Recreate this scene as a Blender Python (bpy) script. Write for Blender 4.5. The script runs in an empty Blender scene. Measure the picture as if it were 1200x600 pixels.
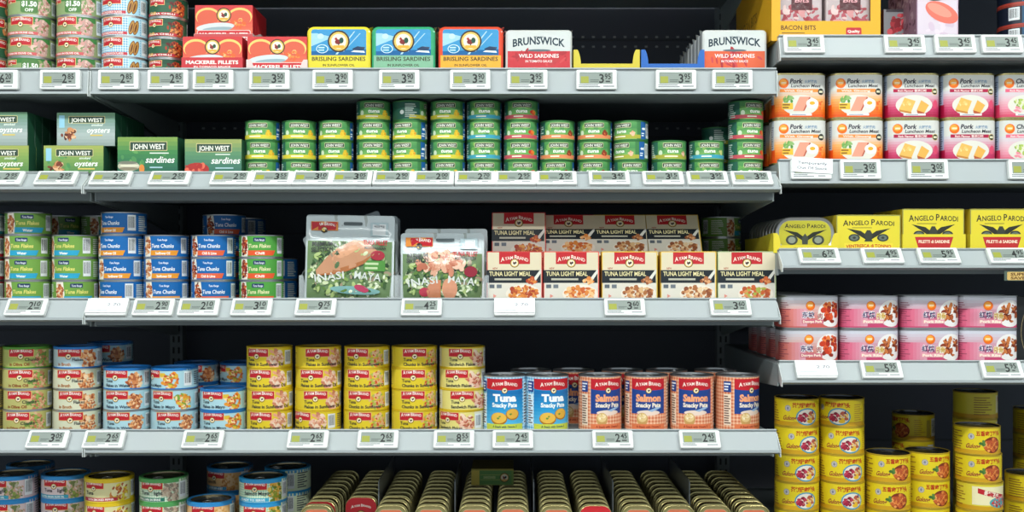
import bpy, math, random
from mathutils import Vector, Matrix
R = random.Random(11)
COL = bpy.context.scene.collection
EYE = 1.35; F = 1235.0; HY = 310.0
PI = math.pi
def wx(px, D): return (px - 600.0) * D / F          # photo column -> world X at depth D
def wz(py, D): return EYE + (HY - py) * D / F       # photo row -> world Z at depth D

# ------------------------------------------------------------------ colours and materials
def lin(c): return c / 12.92 if c <= 0.04045 else ((c + 0.055) / 1.055) ** 2.4
_hc = {}
def hx(h):
    if h not in _hc:
        s = h.lstrip('#')
        _hc[h] = tuple(lin(int(s[i:i+2], 16) / 255) for i in (0, 2, 4)) + (1.0,)
    return _hc[h]
def mat(name, color=None, rough=0.5, metal=0.0, bump=0.0, bscale=40, var=0.0, attr=False, coat=0.0, alpha=1.0, spec=0.5):
    m = bpy.data.materials.new(name); m.use_nodes = True
    nt = m.node_tree; b = nt.nodes['Principled BSDF']
    b.inputs['Roughness'].default_value = rough; b.inputs['Metallic'].default_value = metal
    b.inputs['Specular IOR Level'].default_value = spec
    b.inputs['Coat Weight'].default_value = coat; b.inputs['Coat Roughness'].default_value = 0.08
    if alpha < 1: b.inputs['Alpha'].default_value = alpha
    tc = nt.nodes.new('ShaderNodeTexCoord')
    nz = nt.nodes.new('ShaderNodeTexNoise'); nz.inputs['Scale'].default_value = bscale; nz.inputs['Detail'].default_value = 3
    nt.links.new(tc.outputs['Object'], nz.inputs['Vector'])
    mx = nt.nodes.new('ShaderNodeMix'); mx.data_type = 'RGBA'; mx.blend_type = 'MULTIPLY'
    mx.inputs['Factor'].default_value = var
    nt.links.new(nz.outputs['Color'], mx.inputs['B'])
    if attr:
        a = nt.nodes.new('ShaderNodeVertexColor'); a.layer_name = 'print'
        nt.links.new(a.outputs['Color'], mx.inputs['A'])
    else: mx.inputs['A'].default_value = hx(color)
    nt.links.new(mx.outputs['Result'], b.inputs['Base Color'])
    if bump:
        bp = nt.nodes.new('ShaderNodeBump'); bp.inputs['Strength'].default_value = bump; bp.inputs['Distance'].default_value = 0.002
        nt.links.new(nz.outputs['Fac'], bp.inputs['Height']); nt.links.new(bp.outputs['Normal'], b.inputs['Normal'])
    return m
M_PRINT = mat('printed_label', attr=True, rough=0.38, var=0.06, bscale=60, spec=0.35)
M_CARD = mat('printed_card', attr=True, rough=0.5, var=0.06, bscale=50, spec=0.4)
M_FILM = mat('printed_film', attr=True, rough=0.2, bump=0.55, bscale=38, coat=0.3, var=0.05)
M_MATTE = mat('matte_plastic_print', attr=True, rough=0.55, var=0.03)
M_RAIL = mat('rail_plastic', '#a5acad', rough=0.42, var=0.05, bscale=15)
M_RAILD = mat('rail_edge', '#7f8585', rough=0.5)
M_SHELF = mat('shelf_steel', '#7d8688', rough=0.5, metal=0.0, var=0.15, bscale=8)
M_BRACK = mat('bracket_steel', '#98a2a2', rough=0.5, metal=0.1, var=0.15, bscale=10)
M_BACK = mat('back_panel', '#4d525e', rough=0.6, var=0.2, bscale=6)
M_TAGW = mat('tag_white', '#dcdfdc', rough=0.35)
M_SILVER = mat('tin_silver', '#b9babb', rough=0.28, metal=0.9)
M_GOLD = mat('tin_gold', '#c4b67c', rough=0.27, metal=0.92, var=0.1)
M_LIDB = mat('lid_brown', '#8f8468', rough=0.22, metal=0.9)
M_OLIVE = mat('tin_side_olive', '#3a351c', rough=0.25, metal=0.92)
M_DARKTIN = mat('lid_dark', '#55575a', rough=0.25, metal=0.9)  # dark reflections in the lids put into the metal colour
M_CLEAR = mat('clear_plastic', '#dfe6e8', rough=0.08, alpha=0.22)
M_WIRE = mat('divider_grey', '#9aa0a4', rough=0.3, metal=0.4)
_mc = {}
def paint(h, rough=0.35, metal=0.0):
    k = (h, rough, metal)
    if k not in _mc: _mc[k] = mat('painted_' + h.strip('#'), h, rough=rough, metal=metal, var=0.05)
    return _mc[k]

# ------------------------------------------------------------------ mesh collector
class MB:
    def __init__(s): s.v = []; s.n = []; s.f = []; s.fc = []; s.fm = []; s.mats = []
    def mi(s, m):
        if m not in s.mats: s.mats.append(m)
        return s.mats.index(m)
    def face(s, pts, m, c=(1, 1, 1, 1), nrm=None):
        b = len(s.v)
        for i, p in enumerate(pts):
            s.v.append(tuple(p)); s.n.append(tuple(nrm[i]) if nrm else (0, 0, 0))
        s.f.append(tuple(range(b, b + len(pts)))); s.fc.append(c); s.fm.append(s.mi(m))
    def box(s, x0, x1, y0, y1, z0, z1, m, c=(1, 1, 1, 1)):
        P = [(x0,y0,z0),(x1,y0,z0),(x1,y1,z0),(x0,y1,z0),(x0,y0,z1),(x1,y0,z1),(x1,y1,z1),(x0,y1,z1)]
        for q in ((0,3,2,1),(4,5,6,7),(0,1,5,4),(1,2,6,5),(2,3,7,6),(3,0,4,7)):
            s.face([P[i] for i in q], m, c)
    def lathe(s, prof, m, n=36, c=(1,1,1,1), cx=0, cy=0):
        for (r0, z0), (r1, z1) in zip(prof, prof[1:]):
            dr, dz = r1 - r0, z1 - z0; L = math.hypot(dr, dz) or 1
            nr, nz_ = dz / L, -dr / L
            for i in range(n):
                a, b = 2*PI*i/n, 2*PI*(i+1)/n
                p = [(r0,z0,a),(r0,z0,b),(r1,z1,b),(r1,z1,a)]
                if r0 < 1e-9: p = p[1:]
                if r1 < 1e-9: p = p[:3] if r0 >= 1e-9 else p
                s.face([(cx+q[0]*math.cos(q[2]), cy+q[0]*math.sin(q[2]), q[1]) for q in p], m, c,
                       [(nr*math.cos(q[2]), nr*math.sin(q[2]), nz_) for q in p])
    def prof_rings(s, pr, levels, m, c=(1,1,1,1), cap0=False, cap1=False):
        # pr: closed list of (x,y,nx,ny); levels: list of (offset, z)
        for (o0, z0), (o1, z1) in zip(levels, levels[1:]):
            do, dz = o1 - o0, z1 - z0; L = math.hypot(do, dz) or 1; a, b_ = dz / L, -do / L
            for i in range(len(pr)):
                p, q = pr[i], pr[(i+1) % len(pr)]
                s.face([(p[0]+p[2]*o0, p[1]+p[3]*o0, z0), (q[0]+q[2]*o0, q[1]+q[3]*o0, z0),
                        (q[0]+q[2]*o1, q[1]+q[3]*o1, z1), (p[0]+p[2]*o1, p[1]+p[3]*o1, z1)], m, c,
                       [(p[2]*a, p[3]*a, b_), (q[2]*a, q[3]*a, b_), (q[2]*a, q[3]*a, b_), (p[2]*a, p[3]*a, b_)])
        if cap1:
            o, z = levels[-1]; s.face([(p[0]+p[2]*o, p[1]+p[3]*o, z) for p in pr], m, c)
        if cap0:
            o, z = levels[0]; s.face([(p[0]+p[2]*o, p[1]+p[3]*o, z) for p in reversed(pr)], m, c)
    def tube(s, pts, r, m, n=8, closed=False):
        N = len(pts); rings = []
        for i, p in enumerate(pts):
            p = Vector(p)
            a = Vector(pts[(i-1) % N]) if (i or closed) else p
            b = Vector(pts[(i+1) % N]) if (i < N-1 or closed) else p
            t = (b - a).normalized(); u = t.cross(Vector((0.3, 0.2, 0.93))).normalized(); w = t.cross(u)
            rings.append([p + (u*math.cos(2*PI*k/n) + w*math.sin(2*PI*k/n))*r for k in range(n)])
        for i in range(N if closed else N-1):
            A, B = rings[i], rings[(i+1) % N]
            for k in range(n):
                s.face([A[k], A[(k+1)%n], B[(k+1)%n], B[k]], m)
    def mesh(s, name):
        me = bpy.data.meshes.new(name); me.from_pydata(s.v, [], s.f)
        for m in s.mats: me.materials.append(m)
        me.polygons.foreach_set('material_index', s.fm)
        at = me.color_attributes.new('print', 'FLOAT_COLOR', 'CORNER')
        buf = []
        for f, c in zip(s.f, s.fc): buf.extend(c * len(f))
        at.data.foreach_set('color', buf)
        if any(n != (0, 0, 0) for n in s.n):
            me.polygons.foreach_set('use_smooth', [True]*len(s.f))
            # faces without given normals: use the face normal
            nn = list(s.n)
            for p in me.polygons:
                if nn[p.vertices[0]] == (0, 0, 0):
                    for v in p.vertices: nn[v] = tuple(p.normal)
            me.normals_split_custom_set_from_vertices(nn)
        me.update(); return me

# ------------------------------------------------------------------ text outlines
_tx = {}
def glyphs(t, bold=0.02):
    k = (t, bold)
    if k not in _tx:
        c = bpy.data.curves.new('t', 'FONT'); c.body = t; c.resolution_u = 2; c.offset = bold
        o = bpy.data.objects.new('t', c); COL.objects.link(o)
        me = bpy.data.meshes.new_from_object(o)
        vs = [(v.co.x, v.co.y) for v in me.vertices]; fs = [tuple(p.vertices) for p in me.polygons]
        bpy.data.objects.remove(o); bpy.data.curves.remove(c); bpy.data.meshes.remove(me)
        if vs:
            x0 = min(v[0] for v in vs); x1 = max(v[0] for v in vs)
            ch = 0.73
            vs = [((v[0]-x0)/ch, v[1]/ch) for v in vs]; w = (x1-x0)/ch
        else: w = 0
        _tx[k] = (vs, fs, w)
    return _tx[k]

class Print:
    """flat artwork in millimetres, painted onto surfaces as thin coloured facets"""
    def __init__(s, seed=1): s.it = []; s.R = random.Random(seed)
    def poly(s, pts, c):
        s.it.append((pts, hx(c) if isinstance(c, str) else c))
    def rect(s, x0, y0, x1, y1, c): s.poly([(x0,y0),(x1,y0),(x1,y1),(x0,y1)], c)
    def ell(s, cx, cy, rx, ry, c, n=18, rot=0):
        ca, sa = math.cos(rot), math.sin(rot)
        s.poly([(cx+rx*math.cos(a)*ca-ry*math.sin(a)*sa, cy+rx*math.cos(a)*sa+ry*math.sin(a)*ca) for a in [2*PI*i/n for i in range(n)]], c)
    def rrect(s, x0, y0, x1, y1, r, c):
        pts = []
        for cx, cy, a0 in ((x1-r,y0+r,-90),(x1-r,y1-r,0),(x0+r,y1-r,90),(x0+r,y0+r,180)):
            for k in range(5):
                a = math.radians(a0+k*22.5); pts.append((cx+r*math.cos(a), cy+r*math.sin(a)))
        s.poly(pts, c)
    def text(s, t, cx, y, h, c, w=None, bold=0.02, ital=0.0, arch=0.0, rot=0.0, small=False, align='c'):
        col = hx(c)
        if small:
            pcs = []; x = 0
            for word in t.split(' '):
                for st, sc_ in ((word[0], 1.0), (word[1:].upper(), 0.78)):
                    if not st: continue
                    vs, fs, ww = glyphs(st, bold)
                    pcs.append((vs, fs, x, sc_)); x += ww*sc_ + 0.10
                x += 0.32
            W = x - 0.42
        else:
            vs, fs, W = glyphs(t, bold); pcs = [(vs, fs, 0, 1.0)]
        if W <= 0: return
        sx = h if w is None else w / W
        x0 = cx - W*sx/2 if align == 'c' else cx
        tot = W*sx; cr, sr = math.cos(rot), math.sin(rot)
        G = []
        for vs, fs, ox, sc_ in pcs:
            q = []
            for vx, vy in vs:
                X = (ox + vx*sc_)*sx; Y = vy*sc_*h
                u = X/tot*2-1
                Y += arch*(1-u*u); X += ital*Y
                dx, dy = x0 + X - cx, Y
                q.append((cx + dx*cr - dy*sr, y + dx*sr + dy*cr))
            for f in fs: G.append([q[i] for i in f])
        s.it.append(('G', G, col))
    def blobs(s, cx, cy, rx, ry, cols, n, size, asp=0.6, inside=True):
        for _ in range(n):
            a = s.R.random()*2*PI; d = math.sqrt(s.R.random())
            z = size*(0.6+0.8*s.R.random())
            s.ell(cx+rx*d*math.cos(a), cy+ry*d*math.sin(a), z, z*asp*(0.7+0.6*s.R.random()), s.R.choice(cols), 8, s.R.random()*PI)
    def vgrad(s, x0, y0, x1, y1, cs):
        n = 10; c0 = [hx(c) for c in cs]
        for i in range(n):
            t = (i+0.5)/n*(len(c0)-1); k = min(int(t), len(c0)-2); u = t-k
            c = tuple(c0[k][j]*(1-u)+c0[k+1][j]*u for j in range(4))
            s.rect(x0, y0+(y1-y0)*i/n, x1, y0+(y1-y0)*(i+1)/n, c)
    def hgrad(s, x0, y0, x1, y1, cs):
        n = 10; c0 = [hx(c) for c in cs]
        for i in range(n):
            t = (i+0.5)/n*(len(c0)-1); k = min(int(t), len(c0)-2); u = t-k
            c = tuple(c0[k][j]*(1-u)+c0[k+1][j]*u for j in range(4))
            s.rect(x0+(x1-x0)*i/n, y0, x0+(x1-x0)*(i+1)/n, y1, c)
    def barcode(s, x0, y0, x1, y1, v=False):
        s.rect(x0, y0, x1, y1, '#dfe3e4')
        m = (x1-x0)*0.1; x = x0+m; G = []
        ya, yb = y0+(y1-y0)*0.18, y1-(y1-y0)*0.1
        while x < x1-m:
            w = s.R.choice((0.35, 0.6, 0.9)); xb = min(x+w, x1-m); G.append([(x,ya),(xb,ya),(xb,yb),(x,yb)]); x += w + s.R.choice((0.4, 0.7, 1.0))
        s.it.append(('G', G, hx('#2b2f33')))
    def lines(s, x0, y0, x1, y1, n, c, t=0.5):
        G = []
        for i in range(n):
            y = y0+(y1-y0)*(i+0.5)/n; h = t/2*(y1-y0)/n; xb = x0+(x1-x0)*(0.55+0.45*s.R.random())
            G.append([(x0,y-h),(xb,y-h),(xb,y+h),(x0,y+h)])
        s.it.append(('G', G, hx(c)))
    def gingham(s, x0, y0, x1, y1, st, a, b):
        s.rect(x0, y0, x1, y1, a); ca = hx(a); cb = hx(b); mid = tuple((p+q)/2 for p, q in zip(ca, cb))
        M, D = [], []
        nx = int(math.ceil((x1-x0)/st)); ny = int(math.ceil((y1-y0)/st))
        for i in range(nx):
            for j in range(ny):
                if not (i % 2 or j % 2): continue
                xa, ya = x0+i*st, y0+j*st; xb, yb = min(xa+st, x1), min(ya+st, y1)
                (D if i % 2 and j % 2 else M).append([(xa,ya),(xb,ya),(xb,yb),(xa,yb)])
        s.it.append(('G', M, mid)); s.it.append(('G', D, cb))

def _clip(poly, ax, v, keep):
    out = []; n = len(poly)
    for i in range(n):
        p, q = poly[i], poly[(i+1) % n]
        a = (p[ax]-v)*keep; b = (q[ax]-v)*keep
        if a >= 0: out.append(p)
        if (a > 0 > b) or (a < 0 < b):
            t = a/(a-b); out.append((p[0]+(q[0]-p[0])*t, p[1]+(q[1]-p[1])*t))
    return out
def _area(p): return sum(p[i][0]*p[(i+1)%len(p)][1]-p[(i+1)%len(p)][0]*p[i][1] for i in range(len(p)))/2

class Wrap:
    """vertical wall following a closed outline; s=0 mm is the middle of the front (-Y side)"""
    def __init__(s, pts):      # pts: (x,y,nx,ny) from back centre over the left side to the front, right side and back (metres)
        s.p = pts + [pts[0]]; L = [0]
        for a, b in zip(s.p, s.p[1:]): L.append(L[-1]+math.hypot(a[0]-b[0], a[1]-b[1]))
        s.P = L[-1]*1000; s.s = [(l*1000 - s.P/2) for l in L]
    def put(s, mb, pr, m, z0=0.0, H=None, dz=6e-6, off0=0.0):
        H = H if H is not None else 1e9
        n = len(s.s)-1
        for k, it in enumerate(pr.it):
            off = off0 + (k)*dz
            if it[0] == 'G': polys, c = it[1], it[2]
            else: polys, c = [it[0]], it[1]
            for po in polys:
                if _area(po) < 0: po = po[::-1]
                a = min(q[0] for q in po); b = max(q[0] for q in po)
                if min(q[1] for q in po) < 0: po = _clip(po, 1, 0.0, 1)
                if po and max(q[1] for q in po) > H: po = _clip(po, 1, H, -1)
                if len(po) < 3: continue
                for i in range(n):
                    s0, s1 = s.s[i], s.s[i+1]
                    if b <= s0 or a >= s1 or s1-s0 < 1e-6: continue
                    q = po
                    if a < s0: q = _clip(q, 0, s0, 1)
                    if b > s1 and len(q) > 2: q = _clip(q, 0, s1, -1)
                    if len(q) < 3 or abs(_area(q)) < 1e-4: continue
                    A, B = s.p[i], s.p[i+1]; V = []; N = []
                    for x, y in q:
                        t = (x-s0)/(s1-s0)
                        nx = A[2]+(B[2]-A[2])*t; ny = A[3]+(B[3]-A[3])*t; l = math.hypot(nx, ny) or 1
                        # facet normal keeps layers parallel
                        fx, fy = (A[2]+B[2]), (A[3]+B[3]); fl = math.hypot(fx, fy) or 1
                        V.append((A[0]+(B[0]-A[0])*t+fx/fl*off, A[1]+(B[1]-A[1])*t+fy/fl*off, z0+y/1000)); N.append((nx/l, ny/l, 0))
                    mb.face(V, m, c, N)
def circle(r, n=56):
    out = []
    for i in range(n):
        a = -PI + 2*PI*i/n; out.append((r*math.sin(a), -r*math.cos(a), math.sin(a), -math.cos(a)))
    return out
def rrect(w, d, r, n=6):
    """outline w wide, d deep, corner radius r, starting at the back centre and going over the left side"""
    out = [(0, d/2, 0, 1)]
    for cx, cy, a0 in ((-w/2+r, d/2-r, 180), (-w/2+r, -d/2+r, 270), (w/2-r, -d/2+r, 0), (w/2-r, d/2-r, 90)):
        for k in range(n+1):
            ang = math.radians({180:90, 270:180, 0:270, 90:0}[a0] + 90.0*k/n)
            nx, ny = math.cos(ang), math.sin(ang)
            out.append((cx+r*nx, cy+r*ny, nx, ny))
        if a0 == 270: out.append((0, -d/2, 0, -1))
    return out
def flatpanel(mb, pr, m, fn, ds=1e9, dt=1e9, x0=-1e3, x1=1e3, y0=-1e3, y1=1e3, dz=6e-6, off0=0.0, outline=None):
    """artwork on a free surface fn(x_mm, y_mm) -> (point, normal), cut on a grid so that it can bulge"""
    for k, it in enumerate(pr.it):
        off = off0+k*dz
        if it[0] == 'G': polys, c = it[1], it[2]
        else: polys, c = [it[0]], it[1]
        for po in polys:
            if _area(po) < 0: po = po[::-1]
            for ax, v, kp in ((0,x0,1),(0,x1,-1),(1,y0,1),(1,y1,-1)):
                if len(po) > 2: po = _clip(po, ax, v, kp)
            if len(po) < 3: continue
            if outline:
                n = len(outline)
                for i in range(n):
                    if len(po) < 3: break
                    po = _cliphalf(po, outline[i], outline[(i+1) % n])
                if len(po) < 3: continue
            a, b = min(q[0] for q in po), max(q[0] for q in po)
            i0, i1 = (0, 0) if ds > 1e8 else (math.floor(a/ds), math.ceil(b/ds)-1)
            for i in range(i0, i1+1):
                q = po
                if ds < 1e8: q = _clip(_clip(q, 0, i*ds, 1), 0, (i+1)*ds, -1) if len(q) > 2 else q
                if len(q) < 3: continue
                c0, c1 = min(z[1] for z in q), max(z[1] for z in q)
                j0, j1 = (0, 0) if dt > 1e8 else (math.floor(c0/dt), math.ceil(c1/dt)-1)
                for j in range(j0, j1+1):
                    g = q
                    if dt < 1e8:
                        g = _clip(g, 1, j*dt, 1)
                        if len(g) > 2: g = _clip(g, 1, (j+1)*dt, -1)
                    if len(g) < 3 or abs(_area(g)) < 1e-4: continue
                    V = []; N = []
                    for x, y in g:
                        P_, n_ = fn(x, y); V.append((P_[0]+n_[0]*off, P_[1]+n_[1]*off, P_[2]+n_[2]*off)); N.append(n_)
                    mb.face(V, m, c, N)
def _cliphalf(poly, a, b):
    out = []; n = len(poly)
    def sd(p): return (b[0]-a[0])*(p[1]-a[1])-(b[1]-a[1])*(p[0]-a[0])
    for i in range(n):
        p, q = poly[i], poly[(i+1) % n]; u, v = sd(p), sd(q)
        if u >= 0: out.append(p)
        if (u > 0 > v) or (u < 0 < v):
            t = u/(u-v); out.append((p[0]+(q[0]-p[0])*t, p[1]+(q[1]-p[1])*t))
    return out

# ------------------------------------------------------------------ objects
def ob(name, me, parent=None, loc=(0,0,0), rot=(0,0,0)):
    o = bpy.data.objects.new(name, me); COL.objects.link(o)
    if parent: o.parent = parent
    o.location = loc; o.rotation_euler = rot; return o
def tag(o, label, cat, group=None):
    o['label'] = label; o['category'] = cat
    if group: o['group'] = group
    return o
def struct(o): o['kind'] = 'structure'; return o
def place(spec, loc, label, group=None, rot=(0,0,0)):
    """spec: (name, category, [(part, mesh, [(sub, mesh), ...]), ...]) or a single mesh"""
    name, cat, parts = spec
    if not isinstance(parts, list):
        return tag(ob(name, parts, None, loc, rot), label, cat, group)
    r = tag(ob(name, None, None, loc, rot), label, cat, group)
    for pn, me, subs in parts:
        p = ob(pn, me, r)
        for sn, sm in subs: ob(sn, sm, p)
    return r
# ------------------------------------------------------------------ artwork
def rooster(P, cx, cy, r, ring='#d8b45a', inner='#efe6cc', big=False):
    P.ell(cx, cy, r, r, '#3a2a1c', 20); P.ell(cx, cy, r*0.86, r*0.86, ring, 20); P.ell(cx, cy, r*0.68, r*0.68, inner, 18)
    k = r*0.55
    body = [(-0.75,0.35),(-0.45,0.7),(-0.15,0.35),(0.2,0.15),(0.45,0.55),(0.85,0.35),(0.7,-0.15),(0.25,-0.55),(0.05,-0.9),(-0.1,-0.55),(-0.5,-0.25),(-0.4,0.15)]
    P.poly([(cx-0.75*k, cy+0.35*k), (cx-0.4*k, cy+0.15*k), (cx-0.15*k, cy+0.35*k), (cx-0.45*k, cy+0.7*k)][::-1], '#a3242a')
    P.ell(cx-0.1*k, cy-0.1*k, 0.55*k, 0.42*k, '#7c1f22' if big else '#3b2a20', 12)
    P.ell(cx+0.45*k, cy+0.15*k, 0.38*k, 0.5*k, '#1f4a3a' if big else '#3b2a20', 10)
    P.rect(cx-0.1*k, cy-0.95*k, cx+0.08*k, cy-0.4*k, '#3b2a20')
    if big: P.rect(cx-r*0.5, cy-r*0.62, cx+r*0.5, cy-r*0.36, '#e0a63a')
def logo(P, cx, cy, w, border='#e6c07c', red='#b81c28'):
    h = w*0.31
    P.rect(cx-w/2-0.9, cy-h/2-0.9, cx+w/2+0.9, cy+h/2+0.9, border)
    P.rect(cx-w/2, cy-h/2, cx+w/2, cy+h/2, red)
    P.text('Ayam Brand', cx, cy-h*0.06, w*0.15, '#f4ece2', w=w*0.88, bold=0.012, arch=w*0.045, small=True)
    rooster(P, cx, cy-h*0.5, w*0.125)
FISH = ['#cf8450','#e8ae78','#b0603a','#f0cfa6','#dd9a62','#9a4f2c']
VEG = ['#d9772c','#e0912f','#c5552a','#d8b23a','#7a9a3c','#efd1a0']
SALAD = ['#5c7c3a','#7f9c52','#3c5a30','#a8bb78','#c7d2a6','#54704a','#8aa070']
def backside(P, W, H, bg):
    P.rect(-W/2, 0, -48, H, bg); P.rect(48, 0, W/2, H, bg)
    P.barcode(50, H*0.12, 66, H*0.88); P.lines(-72, 4, -52, H-4, 7, '#4b4f50')
    P.lines(72, 4, 98, H-4, 7, '#55595a'); P.lines(-102, 4, -78, H-4, 7, '#55595a')
def d_ayam(H, bg, name='', sub='', subcol='#1c2436', food=FISH, fpos=32, band=None, bandt='', lx=-4, lw=44, ging=None, extra=None, seed=1, ncol='#1c2430', tail=None, top=None):
    def fn(W):
        P = Print(seed)
        P.rect(-W/2, 0, W/2, H, bg)
        if ging: P.gingham(-44, 0, 48, H, 2.2, ging[0], ging[1])
        if top: P.rect(-48, H*0.72, 48, H, top)
        if food:
            P.blobs(fpos-1, H*0.44, 15, H*0.46, food, 26, 5.2); P.blobs(fpos+3, H*0.40, 13, H*0.42, food, 46, 3.0)
        if extra: extra(P, H)
        if band: P.rect(-46, 1.0, 22, H*0.19, band); P.text(bandt, -10, 2.2, H*0.10, '#f4f2ea', w=50)
        y0 = H*0.77; logo(P, lx, y0, lw)
        if name: P.text(name.split('|')[0], lx-lw*0.48, H*0.33, H*0.17, ncol, align='l', bold=0.02)
        if '|' in name: P.text(name.split('|')[1], lx+lw*0.16, H*0.33, H*0.17, ncol, align='l', bold=0.02)
        if sub: P.text(sub, lx-lw*0.48, H*0.08, H*0.165, subcol, align='l', bold=0.025)
        backside(P, W, H, tail or bg)
        return P
    return fn
def bread(P, H):
    P.rect(24, 0, 46, H, '#a9d6e6')
    for x in (30, 38):
        P.ell(x, H*0.45, 5.2, H*0.42, '#7a4a1e', 14, -0.25); P.ell(x, H*0.45, 4.0, H*0.36, '#b98840', 14, -0.25); P.ell(x-0.6, H*0.42, 1.6, H*0.26, '#6b3a1a', 10, -0.25)
def d_jw(H, band, fruit, msc=False, text='tuna', back=False, seed=2):
    def fn(W):
        P = Print(seed)
        P.rect(-W/2, 0, W/2, H, '#3f7d46'); P.vgrad(-40, 0, 30, H, ['#9cbc60','#6fa858','#47894f','#5a9c56'])
        P.blobs(-10, H*0.5, 30, H*0.4, ['#5a9a4e','#4b8b4c','#7fae58','#69a452'], 16, 5)
        P.rect(-W/2, 0, -30, H, '#2c6350')
        P.ell(-24, H*0.36, 4, 5, '#cfe0c2', 12)
        P.rrect(-19, H*0.66, 19, H*0.93, 1.4, '#d9cfa2'); P.rrect(-18.3, H*0.685, 18.3, H*0.905, 1.1, '#2d4636')
        P.text('JOHN WEST', 0, H*0.715, H*0.145, '#efeee0', w=33, bold=0.02)
        P.text(text, -1, H*0.37, H*0.20, '#f3f4ea', w=22, bold=0.03, ital=0.25)
        P.rect(-50, H*0.04, 38, H*0.25, band); P.lines(-16, H*0.09, 10, H*0.22, 1, '#f6f2dc', 0.5)
        P.blobs(22, H*0.36, 4, 4.5, fruit, 9, 2.6, 0.9)
        P.rect(38, 0, 50, H, '#1f5f9f'); P.ell(44, H*0.6, 3.6, 2.2, '#e6eef4', 12); P.poly([(46.6, H*0.6), (49, H*0.72), (49, H*0.48)], '#e6eef4'); P.lines(39.5, H*0.15, 48.5, H*0.4, 2, '#e6eef4')
        P.barcode(51, H*0.08, 64, H*0.92)
        P.lines(-58, 3, -34, H-3, 7, '#c9d8cc'); P.lines(68, 3, 94, H-3, 7, '#c9d8cc')
        P.ell(-64, H*0.4, 4, 4, '#dfe6df', 12)
        return P
    return fn
def d_flake(H, bg, brandc, name, ncol, band, bt, food=FISH, seed=3):
    def fn(W):
        P = Print(seed)
        P.rect(-W/2, 0, W/2, H, bg)
        P.poly([(-37,0),(-21,0),(-19,H*0.4),(-22,H),(-38,H)], '#e9e2d2'); P.blobs(-29, H*0.48, 7, H*0.44, food, 44, 3.2)
        P.rrect(-9, H*0.72, 13, H*0.92, 1.5, brandc); P.text('Tuna Range', 2, H*0.765, H*0.10, '#e8ecf2', w=18, bold=0.02, ital=0.15)
        P.text(name, 2, H*0.43, H*0.19, ncol, w=41, bold=0.022, ital=0.12)
        P.poly([(-20, H*0.05), (28, H*0.05), (32, H*0.3), (-20, H*0.3)], band); P.text(bt, 3, H*0.10, H*0.13, '#f5f2e8', w=min(26, 3.4*len(bt)), bold=0.03)
        P.barcode(37, H*0.15, 52, H*0.92); P.lines(58, 4, 86, H-4, 8, '#d5dacb')
        P.lines(-70, 4, -44, H-4, 8, '#d5dacb'); P.barcode(-92, H*0.15, -78, H*0.9)
        return P
    return fn
def d_pate(H, salmon, seed=5):
    def fn(W):
        P = Print(seed)
        g = ('#eebf9c', '#cf6a42') if salmon else ('#cfe8f2', '#4aa0cc')
        P.gingham(-W/2, 0, W/2, H, 3.2, g[0], g[1])
        main = '#1d3f86' if salmon else '#1680bd'; pw = 33 if salmon else 38
        P.rect(-pw, H*0.32, pw, H*0.86, main)
        if not salmon:
            P.vgrad(-pw, H*0.10, pw, H*0.75, ['#57b4dc', '#1f8fc8', '#1468a8'])
        else: P.ell(0, H*0.34, 22, H*0.05, '#e7d0bf', 16); P.poly([(-2, H*0.38), (24, H*0.47), (24, H*0.43), (6, H*0.36)], '#93b0cf')
        P.rect(-pw, H*0.79, pw, H*0.97, '#bc1c28'); P.ell(0, H*0.79, pw, H*0.03, '#bc1c28', 20)
        P.text('Ayam Brand', 0, H*0.82, 7.6, '#f6ece0', w=50, bold=0.015, arch=3.4, small=True)
        rooster(P, 0, H*0.755, 5.6)
        P.text('Salmon' if salmon else 'Tuna', 0, H*0.555, 13 if not salmon else 12.5, '#f0a070' if salmon else '#f4f6f6', w=48 if salmon else 45, bold=0.055)
        P.text('Snacky Pate', 0, H*0.445, 8, '#f0e2cc' if salmon else '#f1f4ee', w=48, bold=0.04)
        if salmon:
            P.ell(-12, H*0.22, 10.5, 12, '#c79a5a', 18); P.ell(-12, H*0.25, 8.5, 8, '#e3c487', 16); P.blobs(-12, H*0.27, 6, 5, ['#edd6a5','#cfa766','#f3e4c0'], 10, 2.2)
        else:
            P.ell(15, H*0.31, 13, 10.5, '#a8701c', 18); P.ell(15, H*0.32, 11.5, 9, '#dca83e', 18); P.ell(-11, H*0.23, 16, 11.5, '#a8701c', 18); P.ell(-11, H*0.245, 14.4, 9.8, '#e4b448', 18)
            P.blobs(-10, H*0.25, 4, 2.5, ['#5f8a38', '#7aa048'], 5, 1.8); P.blobs(12, H*0.32, 3, 2, ['#5f8a38'], 4, 1.6)
        P.rect(-pw, 1, pw, H*0.13, '#e07a4e' if salmon else '#c6cf4a'); P.text('A Snack with Omega 3', 0, H*0.06, 4.2, '#8e2a22' if salmon else '#26415c', w=46, bold=0.03)
        P.rect(-54, H*0.72, -39, H*0.92, '#1d3f86'); P.lines(-53, H*0.74, -40, H*0.9, 3, '#e8ecf2')
        P.rect(-54, H*0.1, -39, H*0.68, '#f0d8c0' if salmon else '#d8ecf4'); P.lines(-53, H*0.12, -40, H*0.66, 12, '#6a4a40')
        P.rect(42, H*0.1, 58, H*0.9, '#f0d8c0' if salmon else '#d8ecf4'); P.lines(43, H*0.12, 57, H*0.88, 14, '#6a4a40')
        return P
    return fn
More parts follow.
